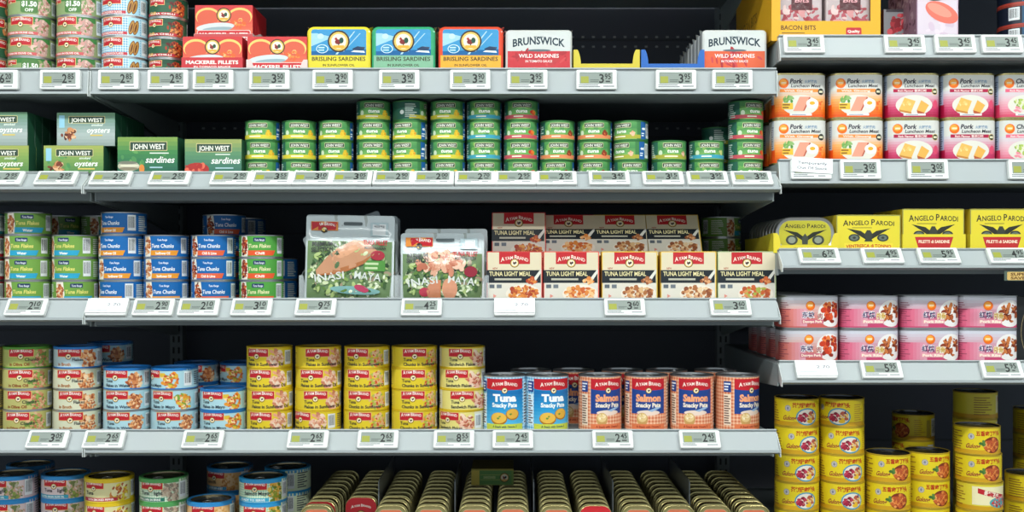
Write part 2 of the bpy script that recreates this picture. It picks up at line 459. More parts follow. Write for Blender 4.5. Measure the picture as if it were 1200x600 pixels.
def d_gulong(H, kind, seed=6):
    def fn(W):
        P = Print(seed)
        Y = '#dcc420' if kind != 'peanut' else '#d9c838'
        P.rect(-W/2, 0, W/2, H, Y); P.rect(-W/2, 0, W/2, H*0.16, '#c99a1c')
        if kind == 'peanut':
            P.rect(-30, H*0.2, 40, H*0.92, '#e6ddb0'); P.poly([(-20,H*0.86),(36,H*0.56),(36,H*0.36),(-20,H*0.66)], '#b8202a')
            P.text('香辣花生', 4, H*0.56, 6.5, '#f2e6d2', w=30, bold=0.03, rot=-0.26)
            P.ell(22, H*0.3, 22, 10, '#4aa4a8', 18); P.blobs(24, H*0.32, 18, 10, ['#a8242c','#d8807c','#e8c2b0','#c23a3a'], 40, 2.6)
        else:
            P.ell(-26, H*0.68, 5.6, 5.6, '#8f8fa4', 16); P.ell(-26, H*0.68, 4.2, 4.2, '#c9c4b0', 14); P.ell(-26, H*0.68, 2.4, 3.0, '#7d7f96', 10)
            P.text('五香肉丁罐头' if kind == 'cube' else '茶树菇肉罐头', 6, H*0.73, 7, '#b03a10', w=48, bold=0.045)
            P.text('Gulong', -24, H*0.22, 8.5, '#8c1f2a', w=25, bold=0.03, ital=0.3)
            if kind == 'cube':
                P.ell(12, H*0.36, 18, H*0.32, '#7a3018', 20); P.blobs(12, H*0.36, 15, H*0.26, ['#c4602c','#d9813c','#a8451f','#e29a52','#b5512a'], 60, 2.8, 0.9)
                P.blobs(-6, H*0.42, 4, 4, ['#3f6a2c','#567f3a'], 8, 3)
            else:
                P.ell(10, H*0.36, 21, H*0.34, '#3d8fa8', 20); P.ell(10, H*0.36, 18.5, H*0.29, '#dfd6c6', 20)
                P.blobs(3, H*0.34, 9, 8, ['#9c1f3a','#b8384c','#7a1830'], 20, 3.2); P.blobs(18, H*0.36, 8, 9, ['#d9c9a8','#b2553c','#6a3050','#e3b23a'], 22, 3.0)
                P.ell(15, H*0.18, 6, 3.5, '#e2b428', 12)
        P.lines(38, 5, 60, H-6, 9, '#b5842a', 0.3); P.rect(63, 4, 72, H-8, '#b09a3a'); P.barcode(76, 6, 94, H-6); P.lines(-78, 5, -42, H-5, 8, '#8a5a2a', 0.35)
        return P
    return fn
PINKR = ['#e2b0bd','#d4607c','#b82a55']
def orange_mark(P, x, y, r):
    P.ell(x, y, r, r, '#e56a12', 18); P.ell(x-r*0.1, y+r*0.2, r*0.72, r*0.62, '#f6a23a', 16); P.rect(x-r*0.5, y-r*0.1, x+r*0.5, y+r*0.25, '#f7dcae')
def d_pork(H, kind, seed=7):
    def fn(W):
        P = Print(seed)
        P.rect(-W/2, 0, W/2, H, '#cfcfc8')
        lo = {'orange': ['#d84a12','#ea7a1e','#f0a860','#cfccc4'], 'magenta': ['#9c1038','#c43a66','#d08a9c','#cccdd0'], 'pink': ['#c83458','#dd8a9c','#dab4bc','#cccdd0']}[kind]
        P.vgrad(-W/2, 0, W/2, H*0.62, lo)
        P.rect(-62, 0, -50, H, '#9aa8c0' if kind != 'orange' else '#a9aeb8'); P.lines(-61, 8, -51, H-10, 14, '#4a4e5c', 0.4)
        P.rect(-62, 0, -48, H*0.3, lo[0])
        orange_mark(P, -31, H*0.80, 9)
        P.text('Chicken' if kind == 'pink' else 'Pork', -20, H*0.80, 8.4, '#2c2a3a', align='l', bold=0.035, ital=0.2)
        P.text('火腿猪肉', 18 if kind != 'pink' else 24, H*0.81, 4.6, '#6a8aa8', w=22 if kind != 'pink' else 14)
        P.text('Luncheon Meat', 9, H*0.705, 6.0, '#23222c', w=54, bold=0.025, ital=0.2)
        b = {'orange': '#ee8a3a', 'magenta': '#a81440', 'pink': '#e0607c'}[kind]
        P.rect(-38, H*0.585, 32, H*0.665, b); P.text('With Ginseng' if kind == 'orange' else 'Rich Flavour 香浓口味', -4, H*0.60, 3.6, '#f6e8e0', w=52, bold=0.02)
        P.ell(-1, H*0.28, 33, H*0.245, '#d9d6ca', 24)
        if kind == 'orange':
            P.blobs(-22, H*0.42, 9, 6, ['#4f8a3c','#6ea050','#8ab06a'], 14, 4); P.poly([(-14,H*0.14),(4,H*0.14),(16,H*0.48),(-2,H*0.48)], '#e39a80'); P.poly([(4,H*0.14),(7,H*0.15),(18,H*0.46),(16,H*0.48)], '#b5543c')
            P.ell(21, H*0.32, 11, 9, '#f2efe6', 16); P.ell(21, H*0.33, 5, 3.4, '#eaa928', 14); P.rect(-34, H*0.18, -14, H*0.33, '#e2b83a'); P.lines(-33, H*0.19, -15, H*0.32, 2, '#8a5a20')
        elif kind == 'magenta':
            P.poly([(-28,H*0.18),(-6,H*0.12),(2,H*0.38),(-18,H*0.46)], '#e3b25a'); P.poly([(-28,H*0.18),(-6,H*0.12),(-5,H*0.07),(-27,H*0.13)], '#c0803a'); P.blobs(-12, H*0.3, 9, 5, ['#efd08a','#e8c070'], 8, 3)
            P.poly([(4,H*0.16),(18,H*0.10),(26,H*0.28),(12,H*0.40)], '#e2a94e'); P.poly([(4,H*0.16),(18,H*0.10),(17,H*0.03),(5,H*0.09)], '#b0552c')
        else:
            P.blobs(0, H*0.32, 22, 11, ['#a8bf5a','#8aa848','#c8d488','#d9dcae'], 34, 4); P.blobs(-14, H*0.18, 9, 5, ['#e48a98','#eec2c6'], 10, 3.4)
        P.ell(37, H*0.60, 6, 6, '#c9a95a' if kind == 'magenta' else '#3a3a30', 16); P.ell(37, H*0.60, 5, 5, '#23251f', 16); P.rect(33.5, H*0.575, 40.5, H*0.625, '#d8d2b2')
        P.rect(-20, 2.5, 20, 6, '#e8e6e2'); P.lines(-16, 3, 16, 5.5, 1, '#6a6a90')
        if kind == 'orange': P.blobs(36, H*0.3, 5, 10, ['#e2602a','#f08a3a','#d84a1a'], 8, 2.6)
        else: P.ell(38, H*0.3, 5, 8, '#d84a6a', 12)
        P.lines(56, 8, 84, H-10, 12, '#8a5a60', 0.35)
        return P
    return fn
def d_stew(H, kind, seed=8):
    def fn(W):
        P = Print(seed)
        hi = '#c9cfd8'
        P.rect(-W/2, 0, W/2, H, hi)
        cs = ['#c23a66','#c76a86','#c9a8b4','#c9cfd8'] if kind == 'rib' else ['#c4524e','#cf8078','#d2b0ac','#c9cfd8']
        P.vgrad(-W/2, 0, W/2, H, cs)
        P.hgrad(-74, 2, -10, H*0.62, ['#b84a6c' if kind == 'rib' else '#c45a50', '#d4607e' if kind == 'rib' else '#d4746a', '#d8a0b0'])
        P.lines(-66, H*0.12, -40, H*0.85, 10, '#8a3a50', 0.3)
        P.ell(34, H*0.46, 24, H*0.44, '#e3dfdc', 24)
        if kind == 'rib': P.blobs(34, H*0.46, 17, H*0.29, ['#8a3a1c','#a85228','#c4743c','#6e2a14','#b5602e'], 54, 4.0, 0.5)
        else: P.blobs(34, H*0.5, 15, H*0.34, ['#c43a1c','#d9582c','#e27a3c','#a82a14','#8a2a18'], 44, 4.6, 0.7)
        orange_mark(P, -4, H*0.72, 8.5)
        P.text('红烧' if kind == 'rib' else '东坡', -8, H*0.34, 8.5, '#f0eef2', w=24, bold=0.09); P.text('红烧' if kind == 'rib' else '东坡', -8, H*0.34, 8.5, '#2a2a5a', w=23, bold=0.02)
        P.text('排骨' if kind == 'rib' else '肉', 14, H*0.30, 8.5, '#f3ead0', w=17 if kind == 'rib' else 9, bold=0.09)
        P.text('排骨' if kind == 'rib' else '肉', 14, H*0.30, 8.5, '#c9a02a' if kind == 'rib' else '#9a2a4a', w=16 if kind == 'rib' else 8.4, bold=0.02)
        P.rect(-20, H*0.13, 20, H*0.26, '#e3a0a8' if kind == 'rib' else '#c8667a'); P.text('Pork Ribs' if kind == 'rib' else 'Dongpo Pork', 0, H*0.155, 4.6, '#f4e8d2' , w=36, bold=0.04)
        P.lines(62, H*0.1, 90, H*0.9, 10, '#8a3a50', 0.3)
        return P
    return fn
# flat fronts; W,H in mm, x from -W/2
def f_meal(W, H, border, ing, seed=9):
    P = Print(seed); a = -W/2
    P.rect(a-60, 0, a, H, border); P.rect(-a, 0, -a+60, H, border); P.rect(-a+60, 0, W*1.5, H, '#d9cfb4'); P.rect(-W*1.5, 0, a-60, H, '#d9cfb4')
    P.rect(a, 0, -a, H, border); P.rect(a+1.6, 1.5, -a-1.8, H-1.4, '#d8ccae')
    P.rect(a+1.6, 1.5, -a-1.8, H*0.40, '#d6d0c2'); P.rect(-28, H*0.76, 28, H*0.985, '#bc2028'); P.text('Ayam Brand', 0, H*0.80, 8, '#f3e6d6', w=50, bold=0.015, arch=5, small=True); rooster(P, 0, H*0.78, 8.2)
    P.rect(a, H*0.40, -a-3, H*0.645, '#182026')
    P.text('TUNA LIGHT MEAL', -8, H*0.535, 8.2, '#e2d6a0', w=W*0.75, bold=0.02); P.lines(-W*0.36, H*0.44, W*0.28, H*0.50, 1, '#b8b4a2', 0.6)
    P.text('NEW', a+15, H*0.66, 3.6, '#a84a2a', w=9, ital=0.2)
    P.poly([(-a-16,H*0.49),(-a-1.8,H*0.68),(-a-1.8,H*0.60),(-a-12,H*0.44)], '#d9d6cc'); P.blobs(-a-19, H*0.44, 8, 5, ing, 14, 3.4, 0.8)
    P.rect(a+5, H*0.30, a+14, H*0.37, '#5a626a'); P.rect(a+18, H*0.30, a+27, H*0.37, '#6a727a'); P.ell(a+14, H*0.15, 4, 4, '#d98a7a', 3)
    P.ell(16, H*0.19, 32, H*0.18, '#e6dccb', 22); P.blobs(16, H*0.2, 27, H*0.14, ing, 95, 3.4, 0.75)
    P.rect(10, 2, -a-4, H*0.06, border)
    return P
def f_mack(W, H, seed=10):
    P = Print(seed); a = -W/2
    P.rect(-W*1.6, 0, W*1.6, H, '#b5232c'); P.vgrad(a, 0, -a, H, ['#c8403a','#d9684a','#cf4438','#c43034'])
    for sgn in (-1, 1):
        P.ell(sgn*30, H*0.70, 23, H*0.24, '#e8c06a', 22); P.ell(sgn*30, H*0.66, 20.5, H*0.22, '#cf5a40', 22)
    P.ell(-16, H*0.42, 36, 8, '#c9d2d2', 20, 0.08); P.ell(-12, H*0.37, 28, 4, '#8fa6ac', 16, 0.06); P.blobs(32, H*0.52, 15, 8, ['#e2843c','#d8602c','#f0b070'], 20, 4)
    rooster(P, 0, H*0.74, 14, big=True)
    P.rrect(a+4, H*0.10, -a-4, H*0.34, 3, '#e2d0c8'); P.rrect(a+5, H*0.115, -a-5, H*0.325, 3, '#c22a30'); P.text('MACKEREL FILLETS', 0, H*0.165, 7.5, '#f2e8e0', w=W*0.84, bold=0.03)
    return P
def f_brisling(W, H, col, strip, seed=11):
    P = Print(seed); a = -W/2
    P.rect(a, 0, -a, H, col)
    P.rrect(a+8, H*0.42, -a-8, H*0.94, 5, '#3a8fc0')
    P.poly([(a+8,H*0.42),(-a-8,H*0.42),(-a-8,H*0.54),(a+8,H*0.5)], '#1c5f96'); P.poly([(a+8,H*0.6),(-10,H*0.78),(-40,H*0.86),(a+8,H*0.86)], '#9cc8da')
    P.ell(a+28, H*0.55, 11, 8, '#cfe4ec', 18); P.ell(a+28, H*0.55, 9.6, 6.8, '#2c86b4', 18); P.lines(a+21, H*0.50, a+35, H*0.6, 2, '#b8d8e4'); P.ell(a+25, H*0.8, 6, 5, '#b8d4da', 14)
    P.poly([(24,H*0.55),(34,H*0.60),(48,H*0.585),(46,H*0.53),(30,H*0.50)], '#243a58'); P.poly([(22,H*0.49),(48,H*0.47),(46,H*0.51),(28,H*0.52)], '#dfe8ec'); P.poly([(-6,H*0.44),(-2,H*0.44),(30,H*0.9),(28,H*0.9)], '#b4d4e0'); P.poly([(8,H*0.5),(9.5,H*0.5),(40,H*0.86),(38,H*0.86)], '#a4ccdc')
    rooster(P, 0, H*0.70, 20, big=True)
    P.rect(a, 0, -a, H*0.42, strip)
    P.text('BRISLING SARDINES', 0, H*0.31, 7.5, '#3b3420', w=W*0.84, bold=0.02); P.text('IN SUNFLOWER OIL', 0, H*0.20, 4.5, '#3b3420', w=W*0.5)
    return P
def f_bruns(W, H, seed=12):
    P = Print(seed); a = -W/2
    P.rect(a, 0, -a, H, '#c8ccc9'); P.rect(a, 0, -a, H*0.54, '#c23a40')
    P.blobs(0, H*0.40, 50, 14, ['#a83238','#c8484a','#b83a3e'], 16, 9, 0.3)
    P.ell(0, H*0.555, 22, 2.2, '#5c6a70', 16)
    P.text('BRUNSWICK', 0, H*0.63, 14, '#30404a', w=W*0.78, bold=0.03, arch=5)
    P.text('WILD SARDINES', 0, H*0.40, 7, '#f0e2de', w=W*0.6, bold=0.02); P.text('IN TOMATO SAUCE', 0, H*0.30, 4.2, '#f0e2de', w=W*0.4); P.text('EST. 1893', 0, H*0.82, 3.2, '#5a666a', w=18); P.lines(-20, H*0.06, 20, H*0.13, 1, '#f0dcd8')
    return P
def f_jw(W, H, kind, seed=13):
    P = Print(seed); a = -W/2
    P.rect(-W*1.6, 0, W*1.6, H, '#24553c'); P.vgrad(a, 0, -a, H, {'oyster': ['#4a7858','#5f8c4c','#7f9e52','#a0a855'], 'smoked': ['#8a9a94','#a8b4b0','#7f9a90','#5f8a66'], 'sardine': ['#23584e','#2a6a4c','#3f8248','#7f9c48'], 'red': ['#2f6458','#3f7460','#5a8a62','#98a058']}[kind])
    P.blobs(-10, H*0.6, W*0.4, H*0.25, ['#5f9a55','#4c8a50','#7cab5a'], 10, 6) if kind in ('sardine','oyster') else None
    P.rrect(a+W*0.2, H*0.68, a+W*0.83, H*0.90, 1.5, '#cbbf86'); P.rrect(a+W*0.21, H*0.695, a+W*0.82, H*0.885, 1.2, '#2d4636')
    P.text('JOHN WEST', a+W*0.515, H*0.72, H*0.125, '#eeeee2', w=W*0.54, bold=0.02)
    if kind in ('oyster', 'smoked'):
        P.rect(a+4, H*0.55, a+14, H*0.92, '#8fc4d8')
        P.blobs(a+24, H*0.36, 18, 8, ['#5a2a1c','#c98a5a','#e0b48a','#7a3a24'], 22, 5)
        P.text('oysters', 22, H*0.40, 10, '#f2f2ec', w=42, bold=0.02, ital=0.25); P.text('smoked', 20, H*0.60, 4.5, '#e8eee4', w=20, ital=0.25); P.lines(8, H*0.28, 42, H*0.36, 1, '#d8c060')
    else:
        P.text('sardines', 22, H*0.40, 12, '#f2f2ec', w=52, bold=0.015, ital=0.25); P.lines(4, H*0.60, 44, H*0.65, 1, '#dfe6da'); P.lines(4, H*0.26, 42, H*0.32, 1, '#a8c8d0')
        if kind == 'sardine': P.ell(a+20, H*0.32, 20, 9, '#b8b49c', 16); P.ell(a+18, H*0.40, 18, 3, '#77796a', 12); P.ell(a+22, H*0.33, 18, 2.5, '#d8d4bc', 12); P.ell(a+20, H*0.26, 18, 3, '#8a826c', 12); P.ell(a+44, H*0.26, 5, 8, '#d8863c', 12)
        else: P.ell(a+22, H*0.26, 22, 12, '#a82c28', 18); P.blobs(a+20, H*0.27, 18, 9, ['#c8403a','#a82a24','#dc6a50'], 14, 5)
    return P
def f_parodi(W, H, kind, seed=14):
    P = Print(seed); a = -W/2
    P.rect(-W*1.6, 0, W*1.6, H, '#cdb42a'); P.rect(a, 0, -a, H, '#8a8a4a'); P.rect(a+1.5, 0, -a-1.5, H-1.8, '#d9c832')
    P.text('Angelo Parodi', 0, H*0.71, H*0.155, '#2a2a1c', w=W*0.8, bold=0.02, arch=2, small=True)
    for s_ in (-1, 1):
        P.poly([(0,H*0.44),(s_*14,H*0.58),(s_*40,H*0.65),(s_*24,H*0.52),(s_*6,H*0.36)], '#26291f')
        P.ell(s_*26, H*0.40, 10.5, H*0.10, '#2c3330', 18); P.ell(s_*26, H*0.40, 7.5, H*0.07, '#5f6a60', 14); P.ell(s_*26, H*0.40, 3, H*0.03, '#2c3330', 10)
    P.poly([(-8,H*0.30),(8,H*0.30),(5,H*0.38),(8,H*0.48),(3,H*0.60),(-3,H*0.60),(-8,H*0.48),(-5,H*0.38)], '#34382e'); P.lines(-30, H*0.645, 30, H*0.68, 1, '#3a3a24', 0.4)
    if kind == 'sardine':
        P.poly([(-28,H*0.06),(28,H*0.06),(36,H*0.32),(-36,H*0.32)], '#b82a2a'); P.text('FILETTI di SARDINE', 0, H*0.19, 5.6, '#f0e0c8', w=56, bold=0.03); P.text('IN OLIO DI OLIVA', 0, H*0.1, 3.2, '#f0c8b0', w=32)
    else:
        P.rect(-44, H*0.10, 44, H*0.26, '#e3cf3a'); P.text('VENTRESCA di TONNO', 0, H*0.13, 5.8, '#c0451c', w=82, bold=0.03, arch=1.5); P.ell(-46, H*0.1, 3, 2, '#3f6a3a', 8); P.ell(46, H*0.1, 3, 2, '#3f6a3a', 8)
    return P
def f_pouch(kind, W, H, seed=15):
    P = Print(seed); a = -W/2
    P.rect(a, 0, -a, H, '#cdd6d6'); P.rect(a, H*0.72, -a, H, '#c9d4d6')
    P.rect(a+4, 0, -a-4, H*0.70, '#6a8458'); P.blobs(0, H*0.35, W*0.45, H*0.34, SALAD+['#2c4428','#dfe6cc','#9a8a70'], 330, 5.2, 0.5)
    if kind == 'fillet':
        P.poly([(-58,H*0.30),(-60,H*0.36),(-42,H*0.50),(-20,H*0.62),(8,H*0.71),(30,H*0.70),(50,H*0.60),(44,H*0.54),(26,H*0.44),(0,H*0.38),(-30,H*0.34)], '#c08c6a')
        P.poly([(-58,H*0.30),(-30,H*0.36),(0,H*0.42),(26,H*0.48),(44,H*0.56),(30,H*0.45),(0,H*0.36),(-30,H*0.31)], '#a8683c'); P.poly([(-40,H*0.46),(-16,H*0.58),(10,H*0.66),(20,H*0.62),(-6,H*0.52)], '#d49c78')
        P.ell(52, H*0.54, 13, 9, '#a02a38', 16); P.rect(28, H*0.36, 66, H*0.48, '#4f8a3c'); P.lines(30, H*0.37, 64, H*0.47, 2, '#bcd0a0')
        P.ell(12, H*0.14, 46, 7, '#7aa8a4', 20, -0.05); P.ell(24, H*0.16, 14, 6, '#b03a58', 14, -0.3); P.rect(-22, 1, 22, H*0.04, '#a02a38')
    else:
        P.blobs(-2, H*0.56, 42, 20, ['#d9a488','#c98468','#e6bca2','#b56a50'], 60, 7, 0.6)
        P.rect(-22, H*0.06, -2, H*0.32, '#c9805c'); P.ell(-16, H*0.16, 12, 16, '#c88464', 14); P.ell(14, H*0.2, 14, 19, '#d09070', 14); P.ell(-32, H*0.15, 10, 8, '#b0384a', 12)
        P.ell(52, H*0.44, 12, 10, '#8e2434', 16)
    P.text('INASI', -34, H*0.25, 14, '#d3d8d2', w=54, bold=0.01, rot=0.13); P.text('MAYA', 34, H*0.26, 14, '#d3d8d2', w=48, bold=0.01, rot=-0.10)
    P.text('PREMIUM', a+32, H*0.64, 8, '#262b2a', w=38, bold=0.03, rot=0.05); P.text('SELECTION', a+32, H*0.575, 8, '#262b2a', w=40, bold=0.03, rot=0.05)
    P.text('TUNA FILLET', -a-34, H*0.66, 8.5, '#b52a34', w=44, bold=0.03); P.text('MEDITERRANEAN', -a-34, H*0.61, 5, '#30302c', w=38, bold=0.03)
    logo(P, a+34, H*0.87, 48, '#dc8a3a'); P.rrect(-12, H*0.885, 22, H*0.92, 2, '#4e585a')
    P.rect(-a-44, H*0.76, -a-12, H*0.92, '#b4c8cc'); P.barcode(-a-40, H*0.77, -a-16, H*0.9)
    return P

# ------------------------------------------------------------------ product bodies
def can_spec(name, r, h, fn, rim=None, lid=None, tab=False, n=56, ctype='tin', wide=0.0):
    rim = rim or M_SILVER; lid = lid or rim
    mb = MB(); W = Wrap(circle(r-0.0006, n))
    W.put(mb, fn(W.P), M_PRINT, z0=0.0022, H=(h-0.0046)*1000)
    mb.lathe([(0, 0.0012), (r-0.002, 0.0012), (r-0.0016, 0), (r-0.0004, 0), (r, 0.0006), (r, 0.0018), (r-0.0007, 0.0024)], rim, 40)
    me = mb.mesh(name+'_body')
    l = MB(); g = 0.0026 + wide*0.9
    if wide: l.lathe([(r-0.0004, h-0.0026-wide), (r, h-0.0020-wide), (r, h-0.0022)], rim, 40)
    l.lathe([(r-0.0007, h-0.0026), (r, h-0.002), (r, h-0.0006), (r-0.0006, h), (r-0.0014-wide, h), (r-0.0022-wide, h-0.0008)], rim, 40)
    q = r-wide; l.lathe([(q-0.0022, h-0.0008), (q-0.0026, h-0.0036), (q-0.0055, h-0.0036), (q-0.0065, h-0.0030), (q-0.009, h-0.0030), (q-0.0105, h-0.0036), (0, h-0.0036)], lid, 40)
    parts = [('can_body', me, [])]; subs = []
    if tab:
        t = MB(); z = h-0.0024; y = -r*0.52
        t.tube([(0.008*math.cos(a), y+0.010*math.sin(a), z+0.0008) for a in [2*PI*k/18 for k in range(18)]], 0.0011, M_SILVER, 6, True)
        t.box(-0.0045, 0.0045, y-0.017, y-0.009, z-0.0004, z+0.0012, M_SILVER)
        subs = [('pull_tab', t.mesh(name+'_tab'))]
    parts.append(('lid', l.mesh(name+'_lid'), subs))
    return (name, ctype, parts)
def brick_can_spec(name, w, d, h, cr, fn, rim, lid=None):
    mb = MB(); pr = rrect(w-0.0012, d-0.0012, cr); W = Wrap(pr)
    W.put(mb, fn(W.P), M_PRINT, z0=0.003, H=(h-0.0062)*1000)
    o = rrect(w-0.0012, d-0.0012, cr)
    mb.prof_rings(o, [(-0.0015, 0.001), (0, 0), (0.0006, 0.0008), (0.0006, 0.0025), (0, 0.003)], rim, cap0=True)
    l = MB(); l.prof_rings(o, [(0, h-0.0034), (0.0006, h-0.0028), (0.0006, h-0.0005), (0, h), (-0.0012, h), (-0.002, h-0.003)], rim)
    l.prof_rings(o, [(-0.002, h-0.003), (-0.006, h-0.003), (-0.007, h-0.0024), (-0.009, h-0.0024)], lid or rim, cap1=True)
    return (name, 'tin', [('can_body', mb.mesh(name+'_body'), []), ('lid', l.mesh(name+'_lid'), [])])
def rect_outline(w, d):
    return [(0,d/2,0,1),(-w/2,d/2,0,1),(-w/2,d/2,-1,0),(-w/2,-d/2,-1,0),(-w/2,-d/2,0,-1),(w/2,-d/2,0,-1),(w/2,-d/2,1,0),(w/2,d/2,1,0),(w/2,d/2,0,1)]
def carton_spec(name, w, d, h, P, topc, cat='carton', m=None):
    m = m or M_CARD; mb = MB(); W = Wrap(rect_outline(w, d)); W.put(mb, P, m, z0=0, H=h*1000)
    c = hx(topc)
    mb.face([(-w/2,-d/2,h),(w/2,-d/2,h),(w/2,d/2,h),(-w/2,d/2,h)], m, c, [(0,0,1)]*4); mb.face([(-w/2,d/2,0),(w/2,d/2,0),(w/2,-d/2,0),(-w/2,-d/2,0)], m, c, [(0,0,-1)]*4)
    # tuck flap seam
    mb.box(-w/2+0.002, w/2-0.002, -d/2+0.0004, -d/2+0.001, h, h+0.0003, m, c)
    return (name, cat, mb.mesh(name))
def stand(mb, src):
    """add src (built lying in XY, thickness along Z) standing upright, its +Z side facing the shopper (-Y)"""
    b = len(mb.v)
    for v in src.v: mb.v.append((v[0], -v[2], v[1]))
    for n in src.n: mb.n.append((n[0], -n[2], n[1]))
    for f, c, m in zip(src.f, src.fc, src.fm):
        mb.f.append(tuple(i+b for i in f)); mb.fc.append(c); mb.fm.append(mb.mi(src.mats[m]))
def pack_spec(name, w, t, h, P, col, m, cr=0.010, cat='pack', wav=0.0012):
    """shrink-wrapped pack: rounded front outline, soft edges"""
    mb = MB(); o = [(p[0], p[1]+h/2, p[2], p[3]) for p in rrect(w, h, cr)]
    s = MB(); e = 0.004
    s.prof_rings(o, [(-0.008, -t/2), (-0.002, -t/2+0.001), (0, -t/2+e), (0, t/2-e), (-0.0012, t/2-0.0015), (-0.004, t/2)], m, hx(col), cap0=True)
    stand(mb, s)
    ol = [((p[0]-p[2]*0.004)*1000, (p[1]-p[3]*0.004)*1000) for p in o if (p[2], p[3])]
    ol2 = [ol[0]]
    for q in ol[1:]:
        if math.hypot(q[0]-ol2[-1][0], q[1]-ol2[-1][1]) > 0.05: ol2.append(q)
    flatpanel(mb, P, m, lambda x, y: ((x/1000, -t/2-0.0001, y/1000), (0, -1, 0)), outline=ol2)
    # crimped wrap corners
    for sx in (-1, 1):
        mb.face([(sx*(w/2-0.006), -t/2+0.003, h-0.004), (sx*(w/2+0.002), 0, h+0.003), (sx*(w/2-0.002), t/2-0.004, h-0.006)], m, hx(col))
        mb.face([(sx*(w/2-0.002), t/2-0.004, h-0.006), (sx*(w/2+0.002), 0, h+0.003), (sx*(w/2-0.006), -t/2+0.003, h-0.004)], m, hx(col))
    return (name, cat, mb.mesh(name))
def pouch_spec(name, w, h, t, P):
    mb = MB(); W, H = w*1000, h*1000
    def bul(x, y):
        u = max(0, 1-(2*x/W)**2); v = max(0, min(1, (y/H)/0.12)) * max(0, min(1, (0.80-y/H)/0.25)); return t/2*math.sqrt(u)*v**0.6 + 0.0008*math.sin(x*0.12+y*0.05)*min(u*3, 1)
    def front(x, y):
        b = bul(x, y); bx = (bul(x+1.5, y)-b)/0.0015; bz = (bul(x, y+1.5)-b)/0.0015
        l = math.sqrt(1+bx*bx+bz*bz); return ((x/1000, -0.0006-b, y/1000), (-bx/l*-1*-1, -1/l, -bz/l*-1*-1))
    def fr(x, y):
        p, n = front(x, y); return p, (abs(0)+n[0], n[1], n[2])
    ol = [(p[0]*1000, p[1]*1000+H/2) for p in rrect(w, h, 0.006)]; o2 = [ol[0]]
    for q in ol[1:]:
        if math.hypot(q[0]-o2[-1][0], q[1]-o2[-1][1]) > 0.05: o2.append(q)
    flatpanel(mb, P, M_FILM, fr, ds=14, dt=14, outline=o2, dz=8e-6)
    B = Print(); B.rect(-W/2, 0, W/2, H, '#aab2ae')
    def back(x, y):
        p, n = front(-x, y); return ((p[0], -p[1], p[2]), (n[0], -n[1], n[2]))
    flatpanel(mb, B, M_FILM, back, ds=14, dt=14, outline=o2)
    # sealed edge
    for a, b in zip(o2, o2[1:]+o2[:1]):
        pa, pb = front(*a)[0], front(*b)[0]
        mb.face([pa, pb, (pb[0], -pb[1], pb[2]), (pa[0], -pa[1], pa[2])], M_FILM, hx('#c2cccc'))
    return (name, 'pouch', mb.mesh(name))
def sardine_spec(name, face, red=False):
    w, h, t, cr = 0.0600, 0.1180, 0.0225, 0.018
    o = [(p[0], p[1]+h/2, p[2], p[3]) for p in rrect(w-0.004, h-0.004, cr-0.002)]
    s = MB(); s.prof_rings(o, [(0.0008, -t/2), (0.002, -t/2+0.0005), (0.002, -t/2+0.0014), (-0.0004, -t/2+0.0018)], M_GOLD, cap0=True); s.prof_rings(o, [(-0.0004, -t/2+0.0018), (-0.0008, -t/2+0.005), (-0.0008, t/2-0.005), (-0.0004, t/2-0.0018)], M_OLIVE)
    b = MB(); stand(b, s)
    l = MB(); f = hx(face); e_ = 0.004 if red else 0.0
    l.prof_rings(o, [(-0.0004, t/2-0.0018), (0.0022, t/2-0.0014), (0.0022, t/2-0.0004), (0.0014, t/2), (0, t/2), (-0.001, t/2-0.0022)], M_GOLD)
    l.prof_rings(o, [(-0.001, t/2-0.0022), (-0.005, t/2-0.0022)], M_OLIVE if face == '#8a8450' else M_GOLD)  # dark ring on rear tins: shade of the gaps put into its colour
    l.prof_rings(o, [(-0.005, t/2-0.0022), (-0.006, t/2-0.0016)], M_PRINT, f, cap1=True)
    if red: l.prof_rings(o, [(0.0012, t/2), (0.0012, t/2+0.0007)], M_PRINT, f, cap1=True)
    L = MB(); stand(L, l)
    P = Print(3); H = h*1000; k_ = -0.001 if red else 0.0055; ol = [((p[0]-p[2]*k_)*1000, (p[1]-p[3]*k_)*1000) for p in o]; o2 = [ol[0]]
    for q in ol[1:]:
        if math.hypot(q[0]-o2[-1][0], q[1]-o2[-1][1]) > 0.05: o2.append(q)
    P.rect(-30, 0, 30, H, face)
    if red:
        P.rect(-30, 0, 30, H*0.6, '#c9a24a'); P.text('Ayam Brand', 0, H*0.82, 5.2, '#f3e6da', w=38, arch=4, small=True, bold=0.03); rooster(P, 0, H*0.71, 10, big=True); P.rect(-26, H*0.1, 26, H*0.45, '#2f6a4a'); P.text('SARDINES', 0, H*0.25, 7, '#f2ead8', w=40, bold=0.03)
    else:
        P.rect(-20, H*0.85, 20, H*0.93, '#c86a4a'); rooster(P, 0, H*0.62, 12, big=True); P.text('SARDINES', 0, H*0.3, 7, '#c86a4a', w=40, bold=0.03)
    flatpanel(L, P, M_PRINT, lambda x, y: ((x/1000, (-t/2-0.0008) if red else (-t/2+0.00155), y/1000), (0, -1, 0)), outline=o2)
    return (name, 'tin', [('tin_body', b.mesh(name+'_body'), []), ('tin_lid', L.mesh(name+'_lid'), [])])
